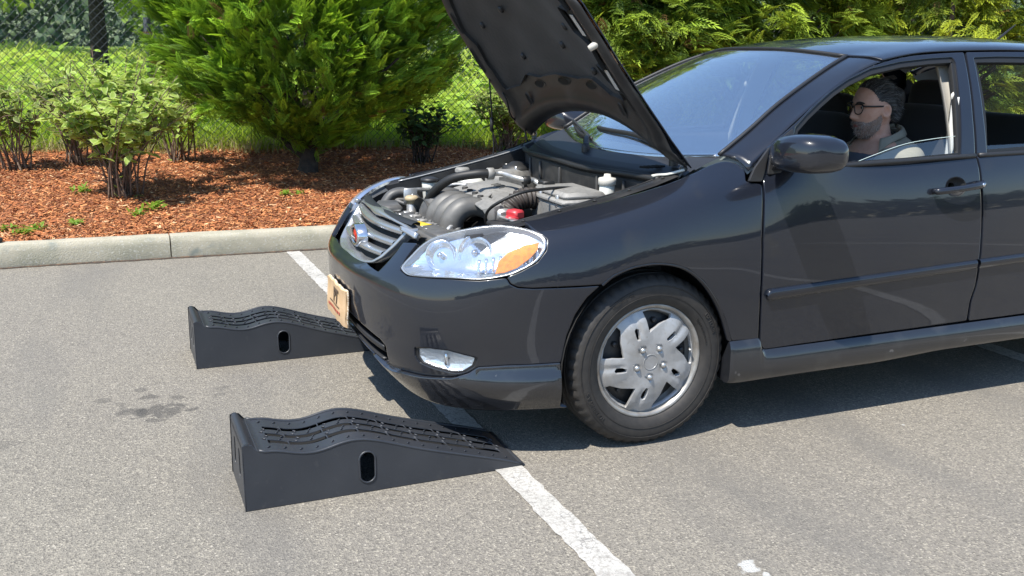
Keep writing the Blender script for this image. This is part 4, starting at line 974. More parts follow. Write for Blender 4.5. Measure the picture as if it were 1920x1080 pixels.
CV = sheet([circ]+holes, covF, (1, 1), .008, .0022, .013, 2, .007)
if CV[2][:len(CV[2])//3, 1].mean() > 0: CV = sheet([circ]+holes, covF, (1, 1), .008, .0022, .013, 2, .007, flip=True)
NUTS = []
for j in range(5):
    a = R(72*j+54); NUTS.append(lathe([(.0, .098), (.005, .0975), (.0092, .094), (.0098, .088), (.0105, .084), (.0135, .083), (.0135, .078)], 14, (.0565*math.cos(a), 0, .0565*math.sin(a)), 'y'))
CAP = lathe([(.0262, .0895), (.027, .0908), (.0285, .0908), (.0293, .0895)], 40, axis='y')
BOLTS = [lathe([(0, .062), (.009, .062), (.011, .058), (.011, .045)], 6, (.145*math.cos(R(80+72*j)), 0, .145*math.sin(R(80+72*j))), 'y') for j in range(5)]
def place(VF, x, s):
    V = np.asarray(VF[0]); V = V*[1, s, 1]+[x, -s*.7275*1.0*1, .3105]; return V, (VF[1] if s > 0 else [tuple(reversed(f)) for f in VF[1]])
first = None
for x in (0, 2.6):
    for s in (1, -1):
        p = lambda vf: place(vf, x, s)
        wl = mk('wheel', p(TY), 'rubber', car, smooth='a')
        if s == 1: [mk('sidewall_lettering', p(q), 'rubber', wl, smooth=False) for q in LET]
        if x == 0 and s == 1: mk('sidewall_marks', p(join(SML, rings_on(.2775), rings_on(.2445))), 'rubber', wl, smooth=False, kind='stuff')
        mk('rim', p(RIM), 'rim_steel', wl); mk('wheel_disc', p(join(DSK, *BOLTS)), 'wheel_dark', wl)
        V, F, N = CV; V2 = V*[1, s, 1]+[x, -s*.7275, .3105]
        cv = mk('wheel_cover', (V2, F if s > 0 else [tuple(reversed(f)) for f in F]), 'cover_silver', wl, normals=N*[1, s, 1])
        for q in NUTS: mk('lug_nut', p(q), 'nut', wl)
        mk('cap_ring', p(CAP), 'cover_silver', wl)
        mk('valve', p(tube([(.176*math.cos(R(8)), -.06, .176*math.sin(R(8))), (.168*math.cos(R(8)), -.083, .168*math.sin(R(8)))], .0045, 8)), 'nut', wl)
    mk('axle', join(lathe([(0, -.62), (.03, -.62), (.03, .62), (0, .62)], 12, (x, 0, .31), 'y'), *[box((x, s*.57, .31), (.26, .06, .26), .03) for s in (1, -1)]), 'bay_dark', car)
# ---- bonnet, raised about its rear hinges
HA = R(64.5); HX, HZ = .215, .965
def hopen(P):
    P = np.asarray(P, float); d = P-np.array([HX, 0, HZ]); c, s = math.cos(HA), math.sin(HA)
    return np.stack([HX+d[..., 0]*c+d[..., 2]*s, P[..., 1], HZ-d[..., 0]*s+d[..., 2]*c], -1)
def hclosed(t, f, dz=0, inset=0):
    """t 0 rear..1 front, f -1..1 across"""
    t = np.asarray(t, float); f = np.asarray(f, float)
    hw = np.interp(t, [0, .2, .45, .65, .8, .9, 1], [.692, .692, .680, .668, .652, .60, .52])-inset
    xr = .205-.165*(1-np.abs(f)**2.2); xf_ = -.785+.14*np.abs(f)**2.6
    x = xr+(xf_-xr)*t
    zc = np.interp(x, [-.8, -.7, -.6, -.5, -.4, -.2, 0, .1, .21], [.762, .812, .850, .880, .905, .943, .972, .982, .988])
    ze = np.interp(x, [-.8, -.7, -.55, -.43, -.26, -.09, .07, .17, .21], [.755, .762, .792, .812, .842, .878, .916, .946, .956])
    z = ze+(zc-ze)*(1-np.abs(f)**2.4)
    return np.stack([x, hw*f, z+dz], -1)
T_, F_ = np.meshgrid(np.linspace(0, 1, 41), np.linspace(-1, 1, 45), indexing='ij')
sk = hopen(hclosed(T_, F_))
hood = mk('bonnet', solid(sk, .004, flip=False), 'paint', car)
# under-frame: ribbed panel a few centimetres below, rolled up to the skin at the rim
def under(t, f):
    e = np.minimum(np.minimum((1-np.abs(f))*.66, t*.95), (1-t)*.95)          # distance from rim
    d = np.interp(e, [0, .012, .035, .055, .085, .105, .14, 1], [.006, .012, .034, .036, .034, .022, .018, .018])
    d = d+.004*np.sin(f*9)*np.clip(e-.1, 0, .1)*8
    rear = np.exp(-((t-.10)/.05)**2)*.012
    return d+rear
tt_, ff_ = np.meshgrid(np.linspace(.004, .996, 70), np.linspace(-.994, .994, 80), indexing='ij')
ub = hopen(hclosed(tt_, ff_)+np.stack([tt_*0, tt_*0, -under(tt_, ff_)], -1))
mk('under_frame', solid(ub, .002, flip=True), 'hood_under', hood)
# insulation pad
def padpt(uv):
    uv = np.atleast_2d(uv); t = uv[:, 1]; f = uv[:, 0]
    P = hclosed(t, f); P[:, 2] -= .034+.007*np.sin(f*5+1)*np.sin(t*7)+.004*np.sin(f*13)*np.sin(t*17)+.006*np.exp(-((t-.31)/.05)**2)*np.sin(f*11); return hopen(P)
pl = [(-.80, .27), (-.62, .235), (-.45, .27), (-.25, .235), (0, .25), (.25, .235), (.45, .27), (.62, .235), (.80, .27), (.84, .45), (.80, .55), (.84, .65), (.80, .84), (.62, .93), (0, .96), (-.62, .93), (-.80, .84), (-.84, .72), (-.70, .70), (-.70, .58), (-.835, .56), (-.835, .44), (-.70, .42), (-.70, .33), (-.82, .32)]
pad = mksheet('insulation_pad', sheet([pl], padpt, (.67, .95), .03, .006, .014, 2, None, flip=False), 'liner', hood)
_n = np.array([v.normal[:] for v in pad.data.vertices]).mean(0)
def on_under(t, f, d): return hopen(hclosed(np.array([t]), np.array([f]))+np.array([[0, 0, -d]]))[0]
def hbasis(t, f):
    p0 = on_under(t, f, .04); a = on_under(t+.02, f, .04)-p0; b = on_under(t, f+.02, .04)-p0; a /= np.linalg.norm(a); b -= a*(a@b); b /= np.linalg.norm(b); return p0, np.stack([a, b, np.cross(a, b)], 1)
for t, f in ((.42, -.30), (.62, .25), (.75, -.2), (.36, .35), (.33, -.55), (.80, .5), (.55, -.52), (.60, .62), (.85, -.05)):
    p0, B = hbasis(t, f); V, F = lathe([(0, .010), (.008, .009), (.0125, .004), (.013, -.004)], 14); V = V@np.diag([1.25, .8, 1.0])
    if B[2, 2] > 0: V = V*[1, 1, -1]
    mk('pad_clip', (V@B.T+p0, F), 'black_plastic', pad)
for t, f in ((.375, -.79), (.635, -.79)):          # windows with labels along the near edge, their shade a black plate
    p0, B = hbasis(t, f); sg = -1 if B[2, 2] > 0 else 1
    mk('recess_shade', (box((0, 0, -.004*sg), (.12, .10, .004), .001, None)[0]@B.T+p0, box((0, 0, 0), (1, 1, 1))[1]), 'shade_black', hood, smooth=False)
    mk('label', (box((.0, -.018, .0015*sg), (.085, .045, .002), .0005)[0]@B.T+p0, box((0, 0, 0), (1, 1, 1))[1]), 'white_label', hood, smooth=False)
p0, B = hbasis(.60, -.93); V, F = lathe([(0, .022), (.011, .02), (.013, .0), (.016, -.012)], 14)
if B[2, 2] > 0: V = V*[1, 1, -1]
mk('bump_stop', (V@B.T+p0, F), 'trim_beige', hood)
# weather strip along the front edge, latch striker
st_ = [on_under(.975, f, .012) for f in np.linspace(-.8, .8, 17)]; mk('front_seal', tube(st_, .008, 6), 'seal', hood)
p0 = on_under(.93, 0, .05); mk('striker', tube(crv([on_under(.93, -.05, .03), on_under(.93, -.045, .075), on_under(.93, .045, .075), on_under(.93, .05, .03)], 5), .005, 6), 'alu', hood)
# hinges and prop
for s in (-1, 1):
    q = [np.array([.17, s*.655, .93]), np.array([.20, s*.66, .985]), on_under(.06, s*.955, .02), on_under(.20, s*.95, .02)]
    G = np.array([[p+[0, -.004, 0], p+[.0, .004, 0]] for p in q]);
    mk('hinge', join(tube(crv(q, 5), .012, 6, flat=.35), lathe([(0, -.012), (.009, -.012), (.009, .012), (0, .012)], 10, (.192, s*.66, .965), 'y')), 'engine_dark', hood)
    if s > 0:
        w_ = crv([on_under(.30, .9, .03), on_under(.22, .86, .05), on_under(.14, .90, .06), np.array([.13, .66, 1.02]), np.array([.15, .64, .95])], 6); mk('washer_hose', tube(w_, .004, 6), 'seal', hood)
pr0 = np.array([-.02, .655, .895]); pr1 = on_under(.40, .93, .03)
mk('prop_rod', join(tube(crv([pr0+[-.03, 0, -.01], pr0, pr0+(pr1-pr0)*.4+[.004, 0, 0], pr1], 4), .0036, 6), lathe([(0, -.035), (.009, -.03), (.0095, .03), (0, .035)], 8, pr0+(pr1-pr0)*.38)), 'seal', hood)
for t, f, sx, sy in ((.19, -.30, .018, .07), (.19, .05, .018, .07), (.19, .40, .018, .07), (.12, -.62, .05, .02), (.12, .62, .05, .02), (.33, -.90, .05, .012), (.5, .92, .06, .012), (.72, .90, .05, .014)):      # pressed openings in the frame, inner shade painted as black discs
    p0, B = hbasis(t, f); p0 = on_under(t, f, float(under(np.array([t]), np.array([f]))[0])+.001); V, F = lathe([(0, 0), (.8, 0), (1, .0)], 16); V = V*[sx, sy/1.6, 0]; rim_ = lathe([(1.0, -.002), (1.08, .003), (1.16, -.002)], 16); R_ = rim_[0]*[sx, sy/1.6, 1.3]
    sg = -1 if B[2, 2] > 0 else 1; V[:, 2] += .0025*sg; mk('opening_shade', (V@B.T+p0, F), 'shade_black', hood, smooth=False); R_[:, 2] = R_[:, 2]*sg+.002*sg; mk('opening_rim', (R_@B.T+p0, rim_[1]), 'hood_under', hood)
# ---- engine bay
for s in (0, 1):          # inner wings: wall and bolt flange
    G = []
    for x in np.linspace(-.62, .17, 18):
        ze = np.interp(x, [-.62, -.43, -.26, -.09, .07, .17], [.755, .79, .825, .862, .902, .935])
        G.append([(x, -.668, ze+.006), (x, -.655, ze+.012), (x, -.615, ze+.012), (x, -.602, ze+.002), (x, -.596, ze-.05), (x, -.585, .5), (x, -.585, .3)])
    V = grid(np.array(G)); mk('inner_wing', V if not s else mir(V), 'hood_under', car, smooth='a')
    G = [[(x, -.640, np.interp(x, [-.62, -.43, -.26, -.09, .07, .17], [.755, .79, .825, .862, .902, .935])+.014)] for x in np.linspace(-.42, .12, 5)]
    for g in G:
        V, F = lathe([(0, .004), (.006, .004), (.007, 0), (.010, 0)], 6, g[0]); V = V if not s else V*[1, -1, 1]; mk('wing_bolt', (V, F), 'hood_under', car)
    E_ = crv([(x, -.604, np.interp(x, [-.62, -.43, -.26, -.09, .07, .17], [.755, .79, .825, .862, .902, .935])+.010) for x in np.linspace(-.5, .12, 8)], 4)
    mk('flange_edge', tube(E_ if not s else E_*[1, -1, 1], .0035, 5), 'alu' if s else 'hood_under', car)
# firewall and cowl
def cow(y): return .03+.10*(abs(y)/.64)**2
ys2 = np.linspace(-.66, .66, 31)
G = [[(cow(y)+.03, y, .35), (cow(y)+.02, y, .70), (cow(y)+.006, y, .80), (cow(y), y, .905-.01*abs(y)), (cow(y)+.012, y, .918-.01*abs(y))] for y in ys2]
fwl = mk('bulkhead', grid(G), 'dusty_black', car, smooth='a')
for y0 in (-.44, -.28, .02, .25, .42): mk('pressing', box((cow(y0)-.002, y0, .80), (.016, .012, .20), .004), 'dusty_black', fwl)
mk('bonnet_seal', tube(crv([(cow(y)-.002, y, .926-.008*abs(y)+.004*math.sin(y*9)) for y in ys2[1:-1:2]], 3), .013, 8), 'seal', fwl)
G = []
for y in ys2:
    x0 = cow(y)+.012; x1 = np.interp(abs(y), [0, .35, .66], [.215, .26, .355]); z1 = np.interp(abs(y), [0, .35, .66], [.968, .977, 1.003])
    row = []
    for q, dz in ((0, -.004), (.05, .004), (.2, .010), (.24, .004), (.42, .010), (.46, .004), (.7, .006), (.9, .004), (1, 0)):
        row.append((x0+(x1-x0)*q, y, .920-.008*abs(y)+(z1-.920+.008*abs(y))*q+dz))
    G.append(row)
cowl = mk('cowl_panel', grid(np.array(G)), 'black_plastic', car, smooth='a')
for k in range(5): mk('vent_slot', box((.125+.0155*k, -.50-.002*k, .955+.0008*k), (.006, .042, .008), .002, rotm('Z', .5)), 'shade_black', cowl)
mk('cowl_strip', join(tube(crv([(.10, -.60, .935), (.13, -.605, .94), (.145, -.635, .945), (.19, -.67, .963)], 5), .011, 6, flat=.5)), 'tank_white', cowl)
# wipers
def wiper(p0, elbow, tip, blade):
    w_ = mk('wiper', tube(crv([p0, (np.array(p0)+elbow)/2+[0, 0, .012], elbow, tip], 5), [.013]*6+[.011]*5+[.007]*5, 6, flat=.7), 'black_plastic', car)
    mk('blade', tube(crv(blade, 4), .007, 5, flat=1.5), 'seal', w_); mk('pivot', lathe([(0, .022), (.014, .02), (.017, .004), (.017, -.02)], 12, p0), 'black_plastic', w_)
def wsz(x, y): # glass height near its foot
    d = ((wg.reshape(-1, 3)[:, :2]-[x, y])**2).sum(1); return wg.reshape(-1, 3)[d.argmin(), 2]
def wp(x, y, d=.02): return np.array([x, y, wsz(x, y)+d])
wiper((.205, -.57, .985), wp(.265, -.42, .03), wp(.31, -.02, .04), [wp(.275, -.40, .016), wp(.285, -.15, .018), wp(.29, .08, .02), wp(.305, .22, .018)])
wiper((.165, .06, .972), wp(.24, .20, .03), wp(.335, .52, .04), [wp(.235, .14, .016), wp(.28, .36, .018), wp(.36, .58, .018)])
# radiator support with hoses and latch
sup = mk('radiator_support', join(box((-.625, .0, .685), (.085, .80, .055), .012), box((-.645, 0, .62), (.05, .9, .12), .01)), 'engine_dark', car, smooth='a')
mk('support_step', box((-.60, -.25, .705), (.09, .20, .03), .008, rotm('Z', .1)), 'engine_dark', sup)
mk('support_step', box((-.63, .30, .715), (.10, .16, .05), .014, rotm('Z', -.15)), 'engine_dark', sup)
mk('warning_label', box((-.612, -.085, .7142), (.05, .085, .002), .0005, rotm('Z', .25)), 'yellow_label', sup)
mk('latch', join(box((-.668, .02, .70), (.04, .09, .06), .006), tube([(-.67, .05, .72), (-.68, .05, .745), (-.66, .02, .75)], .006, 6)), 'engine_dark', sup)
for y0 in (.2, .13, -.17, -.22): mk('support_bolt', lathe([(0, .008), (.008, .008), (.009, 0)], 6, (-.63, y0, .7125)), 'alu', sup)
rad = mk('radiator', join(box((-.565, 0, .60), (.05, .70, .16), .008), *[box((-.552, y, .62), (.06, .03, .16), .004) for y in np.linspace(-.3, .3, 7)]), 'alu', car, smooth='a')
mk('radiator_cap', lathe([(0, .018), (.02, .018), (.029, .012), (.031, .0), (.024, -.004), (.02, -.03)], 20, (-.52, .335, .742)), 'tan_cap', rad)
mk('filler_neck', lathe([(.017, .03), (.022, .02), (.022, -.07), (.05, -.08)], 16, (-.52, .335, .72)), 'alu', rad)
mk('fan_shroud', join(lathe([(.0, .04), (.02, .04), (.13, .03), (.16, .0), (.17, -.03)], 24, (-.49, .2, .60), 'x'), box((-.515, -.18, .60), (.05, .34, .15), .02)), 'engine_dark', rad, smooth='a')
mk('top_hose', tube(crv([(-.55, -.20, .66), (-.49, -.19, .675), (-.44, -.10, .66), (-.36, -.05, .64)], 5), .019, 10), 'seal', rad)
# engine
eng = mk('engine', join(box((-.2, 0, .58), (.36, .62, .30), .05), box((-.22, -.32, .52), (.34, .34, .28), .06), box((-.05, .25, .62), (.16, .3, .2), .04)), 'bay_dark', car, smooth='a')
mk('engine_support', join(box((-.1, .42, .62), (.2, .1, .2), .03), box((-.3, .40, .60), (.12, .14, .22), .03)), 'engine_dark', eng, smooth='a')
# top cover: raised panel
def covtop(uv):
    uv = np.atleast_2d(uv); a, b = uv[:, 0], uv[:, 1]            # a front..rear, b far..near
    c00, c10, c01, c11 = np.array([-.375, .255, .788]), np.array([-.155, .215, .820]), np.array([-.425, -.30, .775]), np.array([-.115, -.14, .805])
    P = (1-a)[:, None]*(1-b)[:, None]*c00+a[:, None]*(1-b)[:, None]*c10+(1-a)[:, None]*b[:, None]*c01+a[:, None]*b[:, None]*c11
    P[:, 2] += .016*np.clip(np.sin(np.pi*np.clip(a, 0, 1)), 0, 1)**.5+.010*np.clip(np.sin(np.pi*np.clip(b, 0, 1)), 0, 1)**.5
    P[:, 2] -= .010*np.exp(-((a-.30)/.03)**2)+.008*np.exp(-((b-.66)/.02)**2)*(a > .3)
    return P
cov_l = [(0, .06), (.08, 0), (.8, 0), (1, .1), (1, .5), (.9, .62), (.95, 1), (.6, 1), (.15, .98), (0, .9)]
V, F, N = sheet([cov_l], covtop, (.25, .55), .015, .006, .05, 2, None, flip=True)
ec = mksheet('engine_cover', (V, F, N), 'engine_grey', eng)
if N[:, 2].mean() < 0:
    bpy.data.objects.remove(ec); V, F, N = sheet([cov_l], covtop, (.25, .55), .015, .006, .05, 2, None, flip=False); ec = mksheet('engine_cover', (V, F, N), 'engine_grey', eng)
tv, tf2 = text_mesh('VVT-i', .055, .002)
def on_cover(V, a0, b0):
    return np.array([covtop(np.array([[a0+v[1]/.25, b0+v[0]/.55]]))[0]+[0, 0, .002+v[2]] for v in V])
mk('cover_lettering', (on_cover(tv, .62, .42), tf2), 'engine_dark', eng, smooth=False)
for b in (.20, .34, .48, .62): mk('spark_plug_well', lathe([(0, -.002), (.008, -.002), (.009, .005), (.012, .005), (.013, -.006)], 14, covtop(np.array([[.16, b]]))[0]+[0, 0, .002]), 'bay_dark', eng)
mk('dipstick_ring', join(lathe([(.017, 0), (.021, .006), (.025, 0), (.021, -.006), (.017, 0)], 20, (-.392, .175, .790))), 'gold', eng)
# intake manifold: four fat runners curling over the front
for k, y in enumerate((.175, .085, -.005, -.095)):
    P = crv([(-.34, y-.03, .752), (-.39, y-.01, .772), (-.445, y, .765), (-.482, y+.005, .725), (-.488, y+.01, .66), (-.46, y+.012, .60), (-.41, y+.012, .56)], 5)
    mk('intake_runner', tube(P, np.interp(np.linspace(0, 1, len(P)), [0, .3, .7, 1], [.032, .043, .049, .05]), 14, flat=.98), 'engine_dark', eng)
mk('plenum', tube(crv([(-.40, .22, .58), (-.41, .1, .57), (-.41, -.1, .57), (-.40, -.19, .60), (-.36, -.24, .66)], 5), .055, 12), 'engine_dark', eng)
mk('throttle_body', join(lathe([(0, -.05), (.035, -.05), (.038, .04), (.03, .05)], 16, (-.33, -.22, .72), 'y'), box((-.33, -.25, .76), (.07, .05, .05), .01)), 'alu', eng, smooth='a')
# hoses and pipes
mk('heater_hose', tube(crv([(-.485, .27, .64), (-.492, .235, .71), (-.485, .16, .79), (-.43, .085, .858), (-.345, .03, .882), (-.285, .015, .884)], 6), .0185, 10), 'seal', eng)
mk('hose_clamp', lathe([(.02, -.014), (.024, -.012), (.024, .012), (.02, .014)], 14, (-.285, .015, .884), 'x'), 'engine_grey', eng)
mk('alloy_pipe', tube(crv([(-.285, .015, .884), (-.24, .01, .884), (-.205, -.06, .874), (-.17, -.09, .866), (-.135, -.09, .862), (-.105, -.135, .832), (-.09, -.15, .79)], 5), .0115, 8), 'alu', eng)
mk('pipe_clip', lathe([(.013, -.016), (.017, -.014), (.017, .014), (.013, .016)], 12, (-.172, -.088, .866), 'x'), 'seal', eng)
mk('throttle_cable', tube(crv([(-.38, -.20, .71), (-.41, -.26, .76), (-.42, -.36, .815), (-.34, -.41, .865), (-.22, -.38, .872), (-.09, -.31, .862), (.04, -.28, .84)], 6), .0062, 6), 'seal', eng)
mk('bracket_pipe', tube(crv([(-.45, .33, .74), (-.42, .33, .775), (-.34, .33, .80), (-.27, .30, .80)], 4), .009, 6), 'alu', eng)
mk('dipstick', tube([(-.43, .28, .60), (-.40, .30, .78)], .005, 6), 'alu', eng)
# air cleaner
ab = mk('air_cleaner', join(box((-.10, -.335, .745), (.19, .30, .17), .02), box((-.10, -.335, .83), (.205, .315, .022), .008)), 'engine_grey', car, smooth='a')
mk('lid', box((-.10, -.335, .850), (.175, .28, .03), .013), 'engine_grey', ab, smooth='a')
mk('air_sensor', box((-.135, -.20, .868), (.05, .06, .022), .005), 'seal', ab, smooth='a')
for x_, y_ in ((-.19, -.42), (-.19, -.27), (-.0, -.33)): mk('lid_clip', box((x_, y_, .83), (.012, .022, .05), .003), 'alu', ab)
P = crv([(-.315, -.225, .745), (-.29, -.23, .79), (-.25, -.23, .815), (-.20, -.225, .815), (-.165, -.225, .805)], 14)
rr = .037+.0055*np.sin(np.arange(len(P))*1.35); mk('corrugated_duct', tube(P, rr, 14), 'corrugated', ab)
mk('duct_clamp', lathe([(.042, -.008), (.0455, -.006), (.0455, .006), (.042, .008)], 18, (-.178, -.226, .807), 'x'), 'tank_white', ab)
# battery
bt = mk('battery', join(box((-.34, -.43, .66), (.17, .24, .16), .01), box((-.34, -.43, .745), (.175, .245, .02), .006)), 'bay_dark', car, smooth='a')
mk('terminal_cover', join(box((-.315, -.318, .772), (.05, .06, .036), .008, rotm('Z', .4)), box((-.335, -.335, .755), (.045, .04, .03), .006)), 'red_plastic', bt, smooth='a')
mk('battery_strap', box((-.34, -.42, .76), (.03, .27, .008), .002, rotm('Z', .1)), 'alu', bt)
mk('fuse_box', box((-.42, -.50, .725), (.12, .10, .08), .012), 'engine_grey', car, smooth='a')
# reservoirs
br = mk('brake_reservoir', join(lathe([(0, .06), (.025, .06), (.029, .052), (.0295, -.02), (.026, -.05), (0, -.05)], 20, (.012, -.425, .828))), 'tank_white', car)
mk('cap', lathe([(0, .034), (.012, .033), (.014, .022), (.032, .018), (.034, .012), (.034, -.006), (.03, -.008)], 20, (.012, -.425, .892)), 'trim_beige', br)
mk('brake_servo', lathe([(0, -.06), (.05, -.06), (.11, -.03), (.12, .0), (.12, .04)], 28, (.05, -.42, .72), 'x'), 'bay_dark', br)
mk('brake_pipe', tube(crv([(.03, -.50, .85), (.05, -.53, .872), (.07, -.56, .866), (.10, -.60, .875)], 4), .008, 6), 'seal', br)
wr = mk('washer_bottle', lathe([(0, .055), (.03, .055), (.036, .05), (.034, .02), (.03, -.02), (.022, -.07), (.02, -.12)], 20, (-.37, .55, .735)), 'tank_white', car)
mk('cap', lathe([(0, .016), (.02, .015), (.041, .008), (.043, 0), (.04, -.006)], 20, (-.37, .55, .793)), 'black_plastic', wr)
er = mk('expansion_tank', box((-.19, .50, .74), (.10, .12, .14), .02), 'tank_white', car, smooth='a')
mk('cap', lathe([(0, .014), (.028, .013), (.034, .006), (.034, -.006)], 20, (-.22, .53, .835)), 'engine_grey', er); mk('neck', lathe([(.022, .0), (.024, -.03)], 14, (-.22, .53, .835)), 'tank_white', er)
stw = mk('strut_tower', join(lathe([(0, .0), (.085, 0), (.105, -.012), (.12, -.06), (.135, -.25)], 32, (.05, .52, .835))), 'engine_dark', car)
mk('strut_cap', lathe([(0, .03), (.03, .03), (.045, .02), (.07, .012), (.075, .0)], 28, (.05, .52, .838)), 'seal', stw)
for a in range(3): mk('strut_nut', lathe([(0, .016), (.008, .016), (.009, 0)], 6, (.05+.066*math.cos(a*2.1), .52+.066*math.sin(a*2.1), .838)), 'nut', stw)
mk('strut_tower', lathe([(0, .02), (.06, .02), (.085, 0), (.105, -.012), (.12, -.06), (.135, -.25)], 32, (.05, -.53, .80)), 'engine_dark', car)
mk('snorkel', tube(crv([(-.60, .50, .70), (-.56, .50, .745), (-.50, .49, .752), (-.46, .44, .71), (-.45, .40, .64)], 5), [.028]*21, 12, flat=.75), 'engine_dark', car)
mk('horn_bracket', join(box((-.50, .42, .745), (.06, .015, .07), .004), tube([(-.52, .46, .70), (-.45, .50, .76), (-.36, .53, .755)], .010, 6)), 'alu', car)
mk('relay_box', box((-.06, .40, .80), (.16, .14, .09), .02), 'engine_grey', car, smooth='a')
for q in range(10):      # loom runs
    y0 = NR.uniform(-.2, .55); x0 = NR.uniform(-.5, -.05)
    mk('wiring', tube(crv([(x0+NR.normal(0, .06), y0+NR.normal(0, .1), .66+NR.uniform(0, .08)) for _ in range(5)], 5), .006, 5), 'seal', car)
mk('bay_floor', box((-.22, 0, .33), (.82, 1.15, .02)), 'bay_dark', car)

g = np.random.RandomState(77)
for q in range(26):      # connectors, clips and short hoses filling the bay
    x0, y0 = (g.uniform(-.54, -.10), g.uniform(.24, .58)) if q < 15 else (g.uniform(-.56, -.42), g.uniform(-.34, .05)); z0 = g.uniform(.66, .76) if q < 15 else g.uniform(.62, .69)
    if q % 3 == 0: mk('connector', box((x0, y0, z0), tuple(g.uniform(.02, .05, 3)), .005, rotm('Z', g.uniform(0, 3))@rotm('X', g.uniform(-.5, .5))), ('engine_grey', 'engine_dark', 'bay_dark')[q % 2], car, smooth='a')
    elif q % 3 == 1: mk('bay_hose', tube(crv([(x0, y0, z0-.08), (x0+g.normal(0, .03), y0+g.normal(0, .03), z0), (x0+g.normal(0, .07), y0+g.normal(0, .07), z0+.02), (x0+g.normal(0, .1), y0+g.normal(0, .1), z0-.05)], 5), g.uniform(.006, .014), 8), ('seal', 'engine_dark', 'alu')[q % 3 if g.uniform() < .7 else 2], car)
    else: mk('bracket', join(box((x0, y0, z0), (.05, .012, .04), .003, rotm('Z', g.uniform(0, 3))), lathe([(0, .008), (.008, .007), (.009, 0)], 6, (x0, y0, z0+.02))), 'alu', car, smooth='a')
for q, (y0, x0) in enumerate(((.06, -.555), (-.02, -.552), (-.10, -.556), (-.28, -.56), (.17, -.548))): mk('shroud_clip', join(box((x0, y0, .695), (.035, .03, .022), .005), lathe([(0, .01), (.007, .009), (.008, 0)], 8, (x0, y0, .705))), 'engine_grey', car, smooth='a')
# ---- cabin
hl_ = patch(RGf*[1, .975, 1]-[0, 0, .03], 20, 25)
mk('headliner', grid(hl_[1:-1]), 'headliner', car)
G = patch([[(.20, y, .93) for y in np.linspace(-.66, .66, 7)], [(.36, y, .955) for y in np.linspace(-.68, .68, 7)], [(.56, y, .945) for y in np.linspace(-.70, .70, 7)], [(.68, y, .93+(.035 if -.55 < y < -.2 else 0)) for y in np.linspace(-.70, .70, 7)], [(.72, y, .88) for y in np.linspace(-.70, .70, 7)], [(.66, y, .70) for y in np.linspace(-.70, .70, 7)], [(.60, y, .5) for y in np.linspace(-.7, .7, 7)]], 40, 31)
G[:, :, 0] += 0; mk('dashboard', grid(G), 'dash', car)
sw = mk('steering_wheel', (lambda V, F: (V@rotm('Y', R(65)).T+[.80, -.37, .87], F))(*join(tube(np.array([[.185*math.cos(a), .185*math.sin(a), 0] for a in np.linspace(0, 2*math.pi, 33)]), .015, 8, cap=False), box((0, 0, -.02), (.12, .14, .05), .02), box((0, .1, -.01), (.03, .16, .015), .005), box((0, -.1, -.01), (.03, .16, .015), .005))), 'fabric_dark', car)
def sup_ell(c, d, e=.5, n=16, M=None):
    V = []; 
    for i in range(n+1):
        ph = -math.pi/2+math.pi*i/n; cz, sz = math.cos(ph), math.sin(ph)
        for k in range(2*n):
            th = math.pi*k/n; cx, sx = math.cos(th), math.sin(th); f = lambda q: abs(q)**e*(1 if q > 0 else -1)
            V.append((d[0]/2*f(cz)*f(cx), d[1]/2*f(cz)*f(sx), d[2]/2*f(sz)))
    m_ = 2*n; F = [(i*m_+k, i*m_+(k+1) % m_, (i+1)*m_+(k+1) % m_, (i+1)*m_+k) for i in range(n) for k in range(m_)]
    V = np.array(V)
    if M is not None: V = V@np.asarray(M).T
    return V+np.asarray(c), F
for y0, xo in ((-.37, 0), (.37, .10)):
    M = rotm('Y', R(16)); x0 = 1.53+xo; zo = -.055 if y0 < 0 else -.13
    st = mk('front_seat', join(sup_ell((x0, y0, .90+zo), (.15, .49, .66), .45, 14, M)), 'fabric_dark', car)
    mk('cushion', sup_ell((1.28+xo, y0, .53), (.54, .50, .16), .45, 12, rotm('Y', R(-8))), 'fabric_dark', st)
    mk('headrest', sup_ell((x0+.115, y0, 1.20 if y0 < 0 else 1.115), (.10, .26, .14), .55, 12, rotm('Y', R(10))), 'fabric_dark', st)
    for q in (-.05, .05): mk('headrest_post', tube([(x0+.07, y0+q, 1.14+zo), (x0+.11, y0+q, 1.25+zo)], .006, 6), 'nut', st)
rsb = mk('rear_seat', join(sup_ell((2.32, 0, .80), (.18, 1.26, .62), .35, 14, rotm('Y', R(22)))), 'fabric_dark', car)
mk('cushion', sup_ell((2.05, 0, .52), (.52, 1.28, .18), .35, 12), 'fabric_dark', rsb)
for y0 in (-.34, .34): mk('headrest', sup_ell((2.45, y0, 1.13), (.09, .27, .14), .55, 10, rotm('Y', R(15))), 'fabric_dark', rsb)
mk('parcel_shelf', box((2.78, 0, 1.0), (.62, 1.24, .02)), 'fabric_dark', car)
mk('console', box((1.1, 0, .50), (1.1, .22, .22), .03), 'fabric_dark', car, smooth='a')
